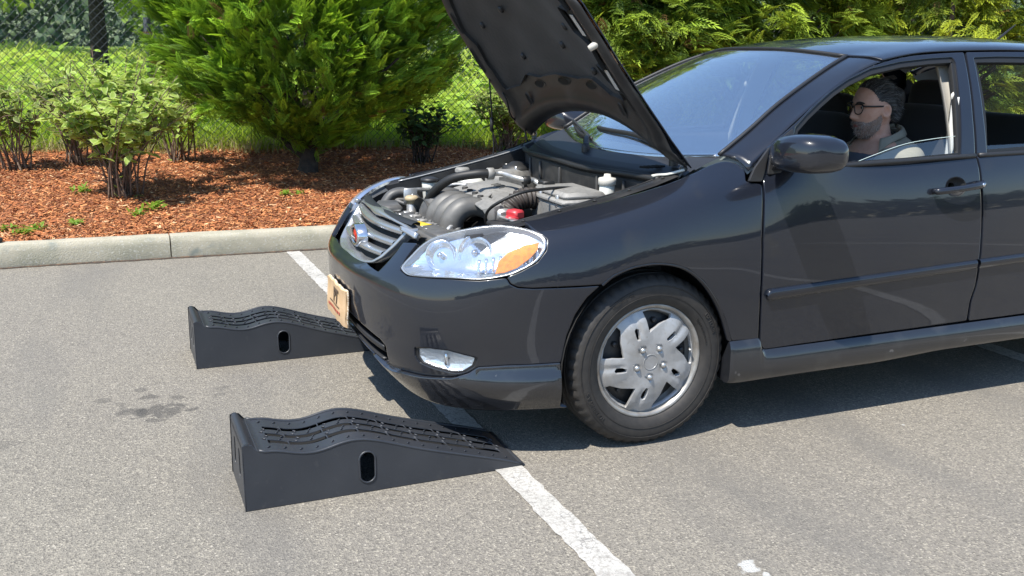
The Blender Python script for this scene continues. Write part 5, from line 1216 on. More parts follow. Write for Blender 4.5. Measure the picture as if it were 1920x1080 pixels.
# door cards, pillar trims, belts
for s in (-1, 1):
    for x0, x1, d in ((.47, 1.43, fd[0 if s < 0 else 1]), (1.49, 2.3, rd[0 if s < 0 else 1])):
        G = [[(x, s*y, z) for y, z in ((.775, .965), (.752, .95), (.745, .85), (.715, .72), (.715, .68), (.76, .6), (.77, .36))] for x in np.linspace(x0, x1, 9)]
        mk('door_card', grid(G), 'fabric_dark', d, smooth='a')
    G = [[(x+.10*(z-.95)+o, s*(.745-.30*(z-.985)-.42*(z-.985)**2+.0), z) for o in (-.055, -.05, 0, .05, .055)] for z in np.linspace(.55, 1.37, 12) for x in (1.425,)]
    G = np.array(G); G[:, 1:4, 1] -= s*.02
    mk('pillar_trim', grid(G), 'trim_beige', car)
    P = [(1.42, s*.685, 1.21), (1.40, s*.705, 1.1), (1.385, s*.715, .95), (1.38, s*.70, .7)]
    mk('seat_belt', tube(crv(P, 4), .022, 6, flat=.15), 'fabric_dark' if s > 0 else 'headliner', car); mk('belt_guide', box((1.425, s*.682, 1.215), (.05, .02, .035), .01), 'trim_beige', car)
    G = patch(np.array(AG)*[1, -s*.96, 1]+[.02, 0, -.02], 12, 5); mk('pillar_trim', grid(G), 'headliner', car)
    G = patch(np.array(CG)*[1, -s*.955, 1]+[0, 0, -.025], 10, 6); mk('pillar_trim', grid(G), 'headliner', car)
mk('rear_view_mirror', box((.80, 0, 1.30), (.03, .22, .06), .014, rotm('Y', R(-12))), 'fabric_dark', car, smooth='a')
# ---- driver
per = empty('person', (1.38, -.37, .60), 'bearded person in glasses and an open khaki shirt sitting at the sedan wheel', 'person')
HC = np.array([1.285, -.385, 1.150]); HY = R(-6); HS = .92; BX = -.045
def headpt(u, v):
    """u longitude (0 = face, -x), v latitude -90..90 ; returns local point, x forward positive here"""
    cu, su, cv, sv = np.cos(u), np.sin(u), np.cos(v), np.sin(v)
    z = .122*np.sign(sv)*np.abs(sv)**.96
    low = np.clip((-z-.005)/.115, 0, 1)
    wid = .078*(1-.30*low**1.4); dep = np.where(cu > 0, .094-.006*low, .108*(1-.38*low))
    cvp = np.abs(cv)**(.80-.16*low)
    x = dep*cvp*np.sign(cu)*np.abs(cu)**.88; y = wid*cvp*np.sign(su)*np.abs(su)**.95
    x = x+.012*low*(cu > 0)*cu
    fr = np.clip(cu, 0, 1)**2
    g = lambda y0, z0, sy, sz: np.exp(-((y-y0)/sy)**2-((z-z0)/sz)**2)
    b = 0
    b = b+.030*np.exp(-(y/.0125)**2)*np.interp(z, [-.048, -.040, -.030, -.012, .018, .032], [0, .55, 1, .68, .16, 0])      # nose
    b = b+.006*(g(.016, -.036, .009, .010)+g(-.016, -.036, .009, .010))
    b = b+.006*np.exp(-((z-.036)/.010)**2)*np.exp(-(y/.055)**4)-.010*(g(.031, .014, .017, .013)+g(-.031, .014, .017, .013))
    b = b+.004*(g(.045, -.012, .02, .018)+g(-.045, -.012, .02, .018))+.006*g(0, -.062, .026, .007)+.005*g(0, -.073, .022, .006)-.004*g(0, -.067, .024, .0025)-.004*g(0, -.084, .03, .008)+.008*g(0, -.103, .028, .014)
    return x+b*fr, y, z
nu_, nv_ = 120, 90
U_, V_ = np.meshgrid(np.linspace(-math.pi, math.pi, nu_+1)[:-1], np.linspace(-math.pi/2+.02, math.pi/2-.02, nv_), indexing='ij')
hx, hy, hz = headpt(U_, V_); HL_ = np.stack([-hx, -hy, hz], -1)         # local, face towards -x
def hworld(P):
    P = np.asarray(P, float)@rotm('Y', R(-4)).T; return P@rotm('Z', HY).T*HS+HC
def hshell(mask, offs):
    N = np.cross(np.roll(HL_, -1, 0)-np.roll(HL_, 1, 0), np.gradient(HL_, axis=1)); N /= np.linalg.norm(N, axis=2)[..., None]+1e-12
    if (N*HL_).sum() < 0: N = -N
    P = HL_+N*offs[..., None]; ids = np.arange(nu_*nv_).reshape(nu_, nv_); F = []
    for i in range(nu_):
        for j in range(nv_-1):
            i2 = (i+1) % nu_
            if mask[i, j] and mask[i2, j] and mask[i, j+1] and mask[i2, j+1]: F.append((ids[i, j], ids[i2, j], ids[i2, j+1], ids[i, j+1]))
    return hworld(P.reshape(-1, 3)), F
hv, hf = grid(HL_, closeu=True); hf += [tuple(range(0, nu_*nv_, nv_)), tuple(range(nv_-1, nu_*nv_, nv_))]
headm = (hworld(hv), hf)
def ear(s):
    V, F = lathe([(0, -.002), (.008, -.004), (.016, .004), (.024, .006), (.029, .0), (.027, -.008), (.012, -.012), (0, -.012)], 20)
    V = V*[.80, 1.2, 1]; V = np.stack([V[:, 0]*1.0+.012, s*(.0800+V[:, 2]*1.1+.30*np.clip(V[:, 0]+.01, 0, .05)), V[:, 1]-.004], 1); return hworld(V), F
def limb(P, r, n=16): return tube(crv(P, 6), np.interp(np.linspace(0, 1, (len(P)-1)*6+1), np.linspace(0, 1, len(r)), r), n)
torso = []
for z, xc, hx_, hy_ in ((.60, 1.40, .12, .17), (.68, 1.41, .125, .165), (.78, 1.415, .125, .165), (.88, 1.41, .13, .175), (.95, 1.40, .12, .19), (.99, 1.392, .105, .19), (1.02, 1.386, .085, .15), (1.04, 1.38, .065, .10), (1.06, 1.37, .056, .062)):
    torso.append([(xc+hx_*math.cos(a), -.385+hy_*math.sin(a), z) for a in np.linspace(0, 2*math.pi, 29)[:-1]])
tv_, tf_ = grid(np.array(torso).transpose(1, 0, 2), closeu=True); nT = len(torso); tf_ += [tuple(range(0, 28*nT, nT)), tuple(range(nT-1, 28*nT, nT))]
neck = limb([(1.385, -.385, .98), (1.365, -.385, 1.06), (1.335, -.385, 1.15)], [.066, .058, .056])
arms = []
for s in (-1, 1):
    sh_ = np.array([1.39, -.385+s*.165, .962]); el = np.array([1.19, -.385+s*.25, .78]); wr_ = np.array([.95, -.385+s*.20, .86])
    arms.append(limb([sh_, (sh_+el)/2+[.01, s*.01, 0], el, (el+wr_)/2, wr_], [.042, .044, .042, .040, .03]))
    hnd = wr_+np.array([-.05, 0, .02]); arms.append(limb([wr_, hnd, hnd+[-.04, 0, .01]], [.028, .036, .03]))
    for k in range(4):
        b0 = hnd+np.array([-.03, s*(-.02+.0*k), .0])+np.array([0, (k-1.5)*.018, .012]); arms.append(limb([b0, b0+[-.035, 0, .008], b0+[-.055, 0, -.015], b0+[-.045, 0, -.04]], [.0095, .009, .0085, .008], 8))
    arms.append(limb([hnd+[-.005, -s*.03, .01], hnd+[-.03, -s*.045, .0], hnd+[-.05, -s*.04, -.01]], [.011, .010, .009], 8))
legs = []
for s in (-1, 1):
    legs.append(limb([(1.40, -.385+s*.09, .62), (1.15, -.385+s*.11, .66), (.92, -.385+s*.12, .64), (.78, -.385+s*.11, .45), (.68, -.385+s*.10, .36)], [.09, .085, .065, .052, .045]))
    legs.append(limb([(.70, -.385+s*.10, .35), (.60, -.385+s*.10, .34), (.53, -.385+s*.10, .35)], [.05, .05, .035]))
SH = lambda VF: (np.asarray(VF[0])+[BX, 0, -.018], VF[1])
body = mk('body', join(headm, *[SH(q) for q in (neck, (tv_, tf_), *arms, *legs)], ear(-1), ear(1)), 'skin', per)
rm = body.modifiers.new('remesh', 'REMESH'); rm.mode = 'VOXEL'; rm.voxel_size = .0045; rm.use_smooth_shade = True
sm = body.modifiers.new('smooth', 'SMOOTH'); sm.iterations = 2; sm.factor = .5
# hair swept back, beard, brows
fx, fy, fz = HL_[..., 0], HL_[..., 1], HL_[..., 2]
line = np.interp(-fx, [-.11, -.05, -.036, -.025, 0, .022, .032, .05, .07, .1], [-.06, -.045, -.02, .02, .034, .040, .064, .092, .106, .112])      # hair line height by how far forward
mh = (fz > line); oh = np.clip((fz-line)/.04, 0, 1)*(.004+.005*np.clip(fx/.1, 0, 1)+.0008*np.sin(np.arctan2(fz, fy)*30))+.0008
mk('hair', hshell(mh, oh), 'hair', per)
def strands(name, mask, offs, n, L, dirf, pal, seed, wd=.00045):
    g = np.random.RandomState(seed); P, _ = hshell(mask, offs); idx = np.flatnonzero(mask.ravel()); i = g.choice(idx, n); loc = HL_.reshape(-1, 3)[i]; b = P[i]+g.normal(0, .0015, (n, 3)); d = dirf(loc, g, n)@rotm('Z', HY).T; d /= np.linalg.norm(d, axis=1)[:, None]
    l = L*g.uniform(.6, 1.3, n)[:, None]; sd = np.cross(d, g.normal(size=(n, 3))); sd /= np.linalg.norm(sd, axis=1)[:, None]; m_ = b+d*l*.5+g.normal(0, .001, (n, 3)); out = (b-HC); out /= np.linalg.norm(out, axis=1)[:, None]; e = b+d*l+out*.001
    V = np.stack([b-sd*wd, b+sd*wd, m_+sd*wd+out*.0025, m_-sd*wd+out*.0025, e], 1).reshape(-1, 3); F = [(5*k, 5*k+1, 5*k+2, 5*k+3) for k in range(n)]+[(5*k+3, 5*k+2, 5*k+4) for k in range(n)]
    pal = np.array(pal); c = pal(loc, g) if callable(pal) else pal[g.randint(len(pal), size=n)]*g.uniform(.7, 1.3, (n, 1)); return V, F, np.repeat(c, 5, 0)
grey = np.clip((.085-fz)/.06, 0, 1)
V, F, c = strands('x', mh, oh, 3600, .032, lambda q, g, n: np.stack([np.full(n, 1.0), q[:, 1]*3, .25-q[:, 0]*8-.2*(q[:, 0] > .06)], 1)+g.normal(0, .12, (n, 3)), [(.014, .013, .013), (.03, .028, .027), (.09, .09, .09), (.24, .24, .24)], 3)
mk('hair_strands', (V, F), 'strands', per, False, cols=c, kind='stuff')
bun = crv([np.array([.075, 0, .075]), np.array([.125, 0, .062]), np.array([.145, 0, .02]), np.array([.135, 0, -.02])], 5)
mk('hair_tail', tube(hworld(bun), np.interp(np.linspace(0, 1, len(bun)), [0, .4, 1], [.02, .03, .012]), 12), 'hair', per)
tuft = [tube(crv(hworld(np.array([(.02+.02*k, .01*(k-2), .128), (.05+.02*k, .012*(k-2), .142), (.085+.016*k, .014*(k-2), .128)])), 4), [.004]*5+[.003]*4, 5) for k in range(4)]
for q in tuft: mk('hair_lock', q, 'hair', per)
bl = np.interp(-fx, [-.02, .0, .012, .03, .06, .085, .12], [-.2, -.03, -.012, -.038, -.052, -.046, -.046])
mb = (fz < bl) & (-fx > -.006) & (fz > -.1225)
mouth = np.exp(-((fz+.067)/.0055)**2-(fy/.022)**4)*(fx < -.06)
ob = np.clip((bl-fz)/.012, 0, 1)*(.0035+.004*np.clip((-fz-.085)/.03, 0, 1)+.0007*np.sin(fy*500+fz*200)*np.sin(fz*400))*(1-mouth)+.0006-.002*mouth
mk('beard', hshell(mb, ob), 'beard', per)
V, F, c = strands('x', mb & (mouth < .4), ob*.8, 2600, .0065, lambda q, g, n: np.stack([np.full(n, -.45), q[:, 1]*4, np.full(n, -.8)], 1)+g.normal(0, .3, (n, 3)), [(.08, .055, .045), (.14, .09, .07), (.45, .42, .39), (.58, .55, .52), (.25, .19, .16)], 4)
mk('beard_strands', (V, F), 'strands', per, False, cols=c, kind='stuff')
ml_ = (np.abs(fz+.067) < .0085) & (np.abs(fy) < .020) & (fx < -.06); mk('lips', hshell(ml_, np.full(fx.shape, .0022)), 'lips', per)
for s in (-1, 1):
    mk('eyebrow', tube(crv(hworld([(-.094, s*.012, .034), (-.0935, s*.030, .039), (-.079, s*.050, .033)]), 4), [.003]*4+[.0038]*4+[.002], 6), 'hair', per)
    V, F = lathe([(0, .012), (.006, .0104), (.0104, .006), (.012, 0), (.0104, -.006), (.006, -.0104), (0, -.012)], 14); ey = mk('eye', (hworld(V+np.array([-.0715, s*.031, .014])), F), 'eye_white', per)
    V, F = lathe([(0, .0132), (.004, .0126), (.0062, .011)], 12); V = np.stack([-V[:, 2], V[:, 0], V[:, 1]], 1); mk('iris', (hworld(V+np.array([-.0715, s*.031, .014])), F), 'iris', ey)
# spectacles
gl0 = empty('spectacles', tuple(hworld([(-.1, 0, .012)])[0]), 'dark framed spectacles on the face of the bearded person', 'glasses')
for s in (-1, 1):
    rim = [(-.1035+.012*(abs(y)/.06)**2, s*y, z) for y, z in ((.010, .018), (.013, .026), (.03, .031), (.050, .030), (.058, .022), (.055, .002), (.044, -.012), (.027, -.014), (.014, -.006))]
    Pr = crv(rim, 4, closed=True); Pr = np.vstack([Pr, Pr[:1]]); mk('rim', tube(hworld(Pr), .0022, 6, cap=False), 'frame_black', gl0)
    mk('brow_bar', tube(hworld(crv(rim[1:5], 4)), .0036, 6), 'frame_black', gl0)
    mk('lens', (hworld(Pr[:-1]), [tuple(range(len(Pr)-1))]), 'spectacle', gl0, smooth=False)
    mk('temple', tube(hworld(crv([(-.093, s*.059, .022), (-.06, s*.078, .020), (.0, s*.0815, .016), (.02, s*.081, .008), (.032, s*.079, -.012)], 4)), .0023, 6, flat=1.6), 'frame_black', gl0)
mk('bridge', tube(hworld(crv([(-.1035, -.011, .016), (-.108, 0, .019), (-.1035, .011, .016)], 4)), .002, 6), 'frame_black', gl0)
# tee and open shirt
def ringz(z, xc, hx_, hy_, k=0, n=40): return [(xc+hx_*math.cos(a), -.385+hy_*math.sin(a), z+k*math.cos(a)) for a in np.linspace(0, 2*math.pi, n+1)[:-1]]
T = np.array([ringz(.62, 1.40, .128, .178), ringz(.8, 1.415, .132, .173), ringz(.92, 1.41, .135, .185), ringz(.985, 1.395, .113, .185, .008), ringz(1.015, 1.388, .092, .14, .02), ringz(1.035, 1.38, .074, .09, .03), ringz(1.045, 1.375, .066, .071, .034)]); mk('tee_shirt', SH(grid(patch(T, 24, 41).transpose(1, 0, 2))), 'tee', per)
def shirt_ring(z, xc, hx_, hy_, k=0, gap=.5, n=48):
    # open at the front (angle pi)
    return [(xc+(hx_+.004*math.sin(a*7+z*40))*math.cos(a), -.385+(hy_+.004*math.sin(a*5+z*30))*math.sin(a), z+k*math.cos(a)) for a in np.linspace(-math.pi+gap, math.pi-gap, n)]
S_ = np.array([shirt_ring(.60, 1.40, .145, .195, 0, .35), shirt_ring(.75, 1.415, .148, .192, 0, .35), shirt_ring(.88, 1.412, .150, .200, 0, .38), shirt_ring(.95, 1.402, .142, .212, .0, .42), shirt_ring(.99, 1.396, .126, .209, .008, .5), shirt_ring(1.02, 1.39, .106, .165, .018, .62), shirt_ring(1.042, 1.384, .088, .108, .028, .75), shirt_ring(1.056, 1.378, .078, .083, .032, .85)])
mk('shirt', SH(solid(patch(S_, 36, 48), .004, flip=True)), 'shirt', per)
for s in (-1, 1):
    sh_ = np.array([1.385, -.385+s*.160, .950]); el = np.array([1.19, -.385+s*.25, .78])
    P = crv([sh_+[.0, -s*.05, .02], sh_, (sh_+el)/2+[.01, s*.012, 0], el, el+[-.07, -s*.01, .03]], 6); r_ = np.interp(np.linspace(0, 1, len(P)), [0, .25, .6, 1], [.045, .062, .058, .056])+.003*np.sin(np.arange(len(P))*1.9)
    mk('sleeve', SH(tube(P, r_, 18)), 'shirt', per)
    # collar leaf
    A = [(math.pi-.85)*q for q in (1, .8, .55, .3, .05)]
    C0 = np.array([(1.378+.080*math.cos(a), -.385+s*.085*math.sin(a), 1.058+.032*math.cos(a)) for a in A]); C1 = C0+np.array([(.006*math.cos(a), s*.006*math.sin(a), .014) for a in A]); C2 = C0+np.array([((.026+.022*(k == 0))*math.cos(a)*1.0, s*(.030+.014*(k == 0))*math.sin(a), -.012-.03*(k == 0)) for k, a in enumerate(A)])
    mk('collar', SH(solid(patch(np.array([C0, C1, (C1+C2)/2+[0, 0, .008], C2]), 10, 16), .003, flip=s > 0)), 'shirt', per)
mk('trousers', join(*[limb([(1.42, -.385+s*.09, .60), (1.15, -.385+s*.11, .66), (.92, -.385+s*.12, .64), (.78, -.385+s*.11, .45), (.70, -.385+s*.10, .38)], [.10, .095, .075, .062, .058]) for s in (-1, 1)]), 'denim', per)
# ---- plastic drive-on ramps (local: a along the ramp from the stop, b across from the near side)
RL, RW = .918, .312
PA = [0, .012, .03, .045, .063, .09, .154, .234, .296, .35, .413, .518, .666, .82, .9, .918]
PZ = [.205, .211, .206, .188, .179, .178, .163, .157, .171, .176, .164, .128, .083, .039, .012, .004]
ztop = spl(PA[4:], np.array(PZ[4:])[:, None])
def rz(a): a = np.asarray(a, float); return np.where(a < .063, np.interp(a, PA[:5], PZ[:5]), ztop(np.clip(a, .063, .918))[..., 0])
def inset(z): return .014*np.clip(z/.2, 0, 1)           # draft of the sides
def ramp_obj(x0, y0, ang, label):
    r = empty('vehicle_ramp', (x0, y0, 0), label, 'ramp', 'black plastic drive-on ramps', ang)
    def put(name, sh, m, parent=None, normals=True, **k):
        V, F = sh[0], sh[1]; return mk(name, (V, F), m, parent or r, True if normals else k.pop('smooth', 'a'), sh[2] if len(sh) > 2 else None, local=True, **k)
    aa = np.unique(np.concatenate([PA[:5], np.linspace(.063, RL, 40)]))
    # side walls with the oblong hole
    for near in (True, False):
        out = [(0, 0)]+[(a, 0) for a in np.linspace(.05, RL, 14)]+[(a, float(rz(a))) for a in aa[::-1]]
        hole = [(.38+.026*math.cos(t), (.108 if math.sin(t) >= 0 else .058)+.026*math.sin(t)) for t in np.linspace(0, 2*math.pi, 25)[:-1]]
        def SF(uv, near=near):
            uv = np.atleast_2d(uv); i = inset(uv[:, 1]); return np.stack([uv[:, 0]+.0*i, i if near else RW-i, uv[:, 1]], 1)
        sh = sheet([out, hole], SF, (1, 1), .03, .003, .005, 0, .02, flip=not near)
        if (sh[2][:20, 1].mean() > 0) == near: sh = sheet([out, hole], SF, (1, 1), .03, .003, .008, 0, .02, flip=near)
        w_ = put('side_wall', sh, 'ramp')
        rim = np.array([SF([[a, z]])[0] for a, z in hole]); put('hole_rim', tube(np.vstack([rim, rim[:1]]), .0035, 6, cap=False), 'ramp', w_)
    # deck with three rows of slots
    def DF(uv):
        uv = np.atleast_2d(uv); z = rz(uv[:, 0]); i = inset(z); return np.stack([uv[:, 0], i+(RW-2*i)*uv[:, 1], z], 1)
    slots = []
    for row, b in enumerate((.30, .5, .70)):
        brk = [.085, .155, .30, .385, .47, .555, .64, .725, .80, .865, .89] if row == 1 else [.085, .145, .285, .40, .49, .58, .67, .76, .84, .888]
        brk = [.088, .15, .27, .37, .47, .57, .67, .77, .87]
        brk = [q+(.004*(1-row) if 0 < k < len(brk)-1 else 0) for k, q in enumerate(brk)]
        for p, q in zip(brk[:-1], brk[1:]):
            n_ = max(2, int((q-p)/.02)); slots.append([(t, b-.046) for t in np.linspace(p+.002, q-.002, n_)]+[(t, b+.046) for t in np.linspace(q-.002, p+.002, n_)])
    dk = sheet([[(.045, 0)]+[(t, 0) for t in np.linspace(.06, RL, 44)]+[(RL, t) for t in (.25, .5, .75, 1)]+[(t, 1) for t in np.linspace(RL-.01, .045, 44)]+[(.045, t) for t in (.75, .5, .25)]]+slots, DF, (1, RW), .022, .0025, .003, 0, .016)
    if dk[2][:, 2].mean() < 0: dk = sheet([[(.045, 0)]+[(t, 0) for t in np.linspace(.06, RL, 44)]+[(RL, t) for t in (.25, .5, .75, 1)]+[(t, 1) for t in np.linspace(RL-.01, .045, 44)]+[(.045, t) for t in (.75, .5, .25)]]+slots, DF, (1, RW), .022, .0025, .003, 0, .016, flip=True)
    deck = put('deck', dk, 'ramp')
    # rolled edges
    for b in (.012, .988):
        P = np.array([DF([[a, b]])[0] for a in np.linspace(.05, RL-.004, 50)]); put('deck_edge', tube(P, .0055, 6), 'ramp', deck)
    # stop: upright lip with rounded crest, end wall with two tall slots
    S_ = []
    for b in np.linspace(0, 1, 9):
        S_.append([(a, float(inset(z))+(RW-2*float(inset(z)))*b, z) for a, z in ((.002, .185), (.002, .200), (.006, .208), (.013, .2115), (.021, .210), (.027, .204), (.033, .195), (.040, .187), (.048, .1815), (.058, .179))])
    put('stop', grid(np.array(S_)), 'ramp', None, False, smooth=True)
    def EF(uv): uv = np.atleast_2d(uv); i = inset(uv[:, 1]); return np.stack([uv[:, 0]*0+.002, i+(RW-2*i)*uv[:, 0], uv[:, 1]], 1)
    hs = [[(c+.055*math.cos(t), (.15 if math.sin(t) >= 0 else .085)+.016*math.sin(t)) for t in np.linspace(0, 2*math.pi, 25)[:-1]] for c in (.32, .68)]
    eo = [(0, 0), (.5, 0), (1, 0), (1, .1), (1, .2), (.5, .2), (0, .2), (0, .1)]
    es = sheet([eo]+hs, EF, (RW, 1), .03, .003, .002, 0, .02)
    if es[2][:20, 0].mean() > 0: es = sheet([eo]+hs, EF, (RW, 1), .03, .003, .002, 0, .02, flip=True)
    put('end_wall', es, 'ramp')
    put('shade_backing', box((.05, RW/2, .088), (.004, RW-.05, .15), .001), 'shade_black', None, False, smooth=False)  # added black backing, stands in for shade behind the end slots
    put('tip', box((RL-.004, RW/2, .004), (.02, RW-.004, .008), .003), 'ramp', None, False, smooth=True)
    # added near-black plate under the slots, blocks light and stands for shade
    G = np.array([[DF([[a, b]])[0]-[0, 0, min(.028, max(.004, float(rz(a))*.5))] for b in np.linspace(.04, .96, 7)] for a in np.linspace(.06, .905, 40)]); put('slot_shade_plate', grid(G), 'shade_black', None, False, smooth=True)
    put('inner_rib', join(*[box((a, RW/2, max(.01, float(rz(a))/2-.012)), (.004, RW-.04, max(.012, float(rz(a))-.034)), .001) for a in (.20, .60, .70)]), 'ramp', None, False, smooth=False)
    # grip nubs
    nub = None
    for col, b in enumerate((.125, .40, .60, .875)):
        for k in range(17):
            a = .085+.049*k
            if a > .895: continue
            c = DF([[a, b]])[0]; sl_ = float(rz(a+.005)-rz(a-.005))/.01; M = rotm('Y', -math.atan(sl_))@rotm('Z', .8 if col in (0, 3) else (.8 if k % 2 else -.8))
            if nub is None: nub = mesh('nub', *box((0, 0, 0), (.013, .004, .005), .0014), 'ramp', True)
            for e in ((0,) if col in (0, 3) else (-.008, .008)):
                o = bpy.data.objects.new('grip_nub', nub); C.objects.link(o); o.parent = r; o.matrix_local = Matrix.Translation((c[0]+e*.6, c[1]+e*1.3, c[2]+.002)) @ Matrix(M.tolist()).to_4x4()
    return r
ramp_obj(-1.4036, -.8372, .0057, 'nearer black plastic ramp, its tip lying on the painted line')
ramp_obj(-1.4223, .597, .0057, 'farther black plastic ramp, its tip hidden behind the car bumper')
# ================================================================ PLANTING
def tmesh(name, V, T, m, cols, smooth=False):
    """fast triangle mesh"""
    me = bpy.data.meshes.new(name); V = np.ascontiguousarray(V, np.float32); T = np.ascontiguousarray(T, np.int32)
    me.vertices.add(len(V)); me.vertices.foreach_set('co', V.ravel()); me.loops.add(T.size); me.loops.foreach_set('vertex_index', T.ravel())
    me.polygons.add(len(T)); me.polygons.foreach_set('loop_start', np.arange(0, T.size, 3, dtype=np.int32)); me.polygons.foreach_set('loop_total', np.full(len(T), 3, np.int32))
    if smooth: me.polygons.foreach_set('use_smooth', np.ones(len(T), bool))
    me.update(calc_edges=True); me.materials.append(MATS[m])
    if cols is not None:
        a = me.color_attributes.new('Col', 'FLOAT_COLOR', 'POINT'); cc = np.ones((len(V), 4), np.float32); cc[:, :3] = np.clip(cols, 0, 1); a.data.foreach_set('color', cc.ravel())
    return me
def tobj(name, me, parent=None, kind=None):
    o = bpy.data.objects.new(name, me); C.objects.link(o); o.parent = parent
    if kind: o['kind'] = kind
    return o
def frames(d, roll):
    """rotation matrices (n,3,3) with local x along d, rolled"""
    d = d/np.linalg.norm(d, axis=1)[:, None]; up = np.tile([0, 0, 1.], (len(d), 1)); up[np.abs(d[:, 2]) > .97] = [1, 0, 0]
    y = np.cross(up, d); y /= np.linalg.norm(y, axis=1)[:, None]; z = np.cross(d, y); c, s = np.cos(roll)[:, None], np.sin(roll)[:, None]
    return np.stack([d, c*y+s*z, -s*y+c*z], 2)
def scatter(tv, tt, P, Rm, s):
    n, k = len(P), len(tv); V = np.einsum('nij,kj->nki', Rm, tv)*np.asarray(s)[:, None, None]+P[:, None, :]
    return V.reshape(-1, 3), (tt[None]+(np.arange(n)*k)[:, None, None]).reshape(-1, 3)
def frond(nb=9, droop=.15):
    """flat scale-leaf spray: narrow leaflets either side of an axis, length 1"""
    V = []; T = []; G = []
    def leaf(p, d, L, w):
        d = np.array(d)/np.linalg.norm(d); q = np.array([-d[1], d[0], 0]); i = len(V)
        pts = [p, p+d*L*.45+q*w+[0, 0, .01], p+d*L, p+d*L*.45-q*w+[0, 0, .01]]
        for x in pts: V.append(np.array(x)-[0, 0, droop*x[0]**2]); G.append(x[0])
        T.extend([(i, i+1, i+2), (i, i+2, i+3)])
    for k in range(nb):
        t = .08+.80*k/nb; L = .42*(1-t*.72)
        for s in (-1, 1):
            p = np.array([t+.03*(s > 0), 0, 0]); leaf(p, (.85, s*.68, .08), L, .021)
            if L > .2: leaf(p+np.array([.8, s*.75, 0])*L*.45, (1, s*.1, .05), L*.55, .018)
    leaf(np.array([.8, 0, 0]), (1, 0, 0), .25, .035); leaf(np.array([0., 0, 0]), (1, 0, 0), .85, .012)
    return np.array(V), np.array(T), np.array(G)
FRv, FRt, FRg = frond(7, .12); FR2v, FR2t, FR2g = frond(6, .55)
def branchmesh(L):
    return join(*L)
def cedar(name, base, Hh, prof, n, label, seed, asc=.9, size=.24, dark=(.030, .062, .010), lite=(.165, .235, .022), tmpl=0, cutz=None, group=None, yell=.0):
    g = np.random.RandomState(seed); r = empty(name, base, label, 'tree', group)
    hz_, rr_ = np.array(prof).T
    nc = n//15; z = g.uniform(hz_[0], hz_[-1], nc*4); R_ = np.interp(z, hz_, rr_); keep = g.uniform(0, 1, nc*4) < R_/R_.max()*.9+.1; z = z[keep][:nc]; R_ = R_[keep][:nc]; nc = len(z)
    th = g.uniform(0, 2*math.pi, nc); lump = 1+.08*np.sin(th*3+seed)+.06*np.sin(th*5+z*4+seed*2)+.06*np.sin(z*9+th*2)
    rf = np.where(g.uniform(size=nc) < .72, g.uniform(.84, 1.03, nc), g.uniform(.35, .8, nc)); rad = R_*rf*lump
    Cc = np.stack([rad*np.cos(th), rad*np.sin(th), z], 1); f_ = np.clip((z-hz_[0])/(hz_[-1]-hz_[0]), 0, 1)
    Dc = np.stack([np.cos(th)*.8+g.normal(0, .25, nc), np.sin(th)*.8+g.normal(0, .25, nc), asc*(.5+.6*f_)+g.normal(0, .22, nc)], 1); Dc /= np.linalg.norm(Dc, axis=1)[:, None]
    cmix = np.clip(g.normal(.38, .2, nc)-.35*(rf < .82)+yell, 0, 1); k_ = g.randint(nc, size=n); t_ = g.uniform(-1, 1, n)  # inner clusters coloured darker, painting in the shade between sprays
    P = Cc[k_]+Dc[k_]*(t_*size*.75)[:, None]+g.normal(0, size*.26, (n, 3))*(1-.35*t_)[:, None]; d = Dc[k_]+g.normal(0, .33, (n, 3)); rf = rf[k_]
    s = size*g.uniform(.6, 1.25, n); tv, tt, tg = (FRv, FRt, FRg) if tmpl == 0 else (FR2v, FR2t, FR2g)
    V, T = scatter(tv, tt, P-d/np.linalg.norm(d, axis=1)[:, None]*s[:, None]*.5, frames(d, g.uniform(-1.2, 1.2, n)), s)
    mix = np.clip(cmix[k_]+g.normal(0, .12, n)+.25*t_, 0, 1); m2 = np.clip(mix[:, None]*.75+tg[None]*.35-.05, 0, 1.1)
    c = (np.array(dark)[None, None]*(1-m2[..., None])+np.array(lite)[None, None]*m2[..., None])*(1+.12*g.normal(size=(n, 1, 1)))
    br = g.uniform(size=n) < .02; c[br] = np.array([.16, .10, .035])
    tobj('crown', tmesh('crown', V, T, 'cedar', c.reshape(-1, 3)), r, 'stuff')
    # trunk with ascending limbs
    L = [tube(crv([(0, 0, -.06), (.02, .01, .12), (.0, .03, .4), (.04, 0, .9), (.02, 0, Hh*.75)], 5), np.interp(np.linspace(0, 1, 21), [0, .15, .5, 1], [.12, .09, .06, .012]), 9)]
    for k in range(20):
        a = g.uniform(0, 2*math.pi); zz = g.uniform(.04, .55); hz2 = zz+g.uniform(.45, 1.1); q = np.interp(hz2, hz_, rr_)*g.uniform(.5, .9)
        L.append(tube(crv([(0, 0, zz), (q*.35*math.cos(a), q*.35*math.sin(a), zz+(hz2-zz)*.35), (q*math.cos(a+.2), q*math.sin(a+.2), hz2)], 4), np.linspace(.034, .008, 9), 6))
    mk('trunk', branchmesh(L), 'bark', r, local=True)
    return r
BUSH = [(.22, .12), (.34, .24), (.44, .46), (.54, .76), (.64, .96), (.8, 1.10), (1.1, 1.18), (1.6, 1.2), (2.1, 1.08), (2.7, .7), (3.1, .3)]
zt = lambda x, y: float(terr(np.float64(x), np.float64(y)))
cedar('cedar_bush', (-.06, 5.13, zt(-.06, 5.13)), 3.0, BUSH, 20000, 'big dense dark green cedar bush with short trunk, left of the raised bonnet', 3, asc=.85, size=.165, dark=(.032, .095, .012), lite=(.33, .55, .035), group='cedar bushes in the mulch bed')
B3 = [(.3, .2), (.5, .5), (.8, .95), (1.3, 1.3), (2.0, 1.35), (2.6, 1.1), (3.2, .6)]
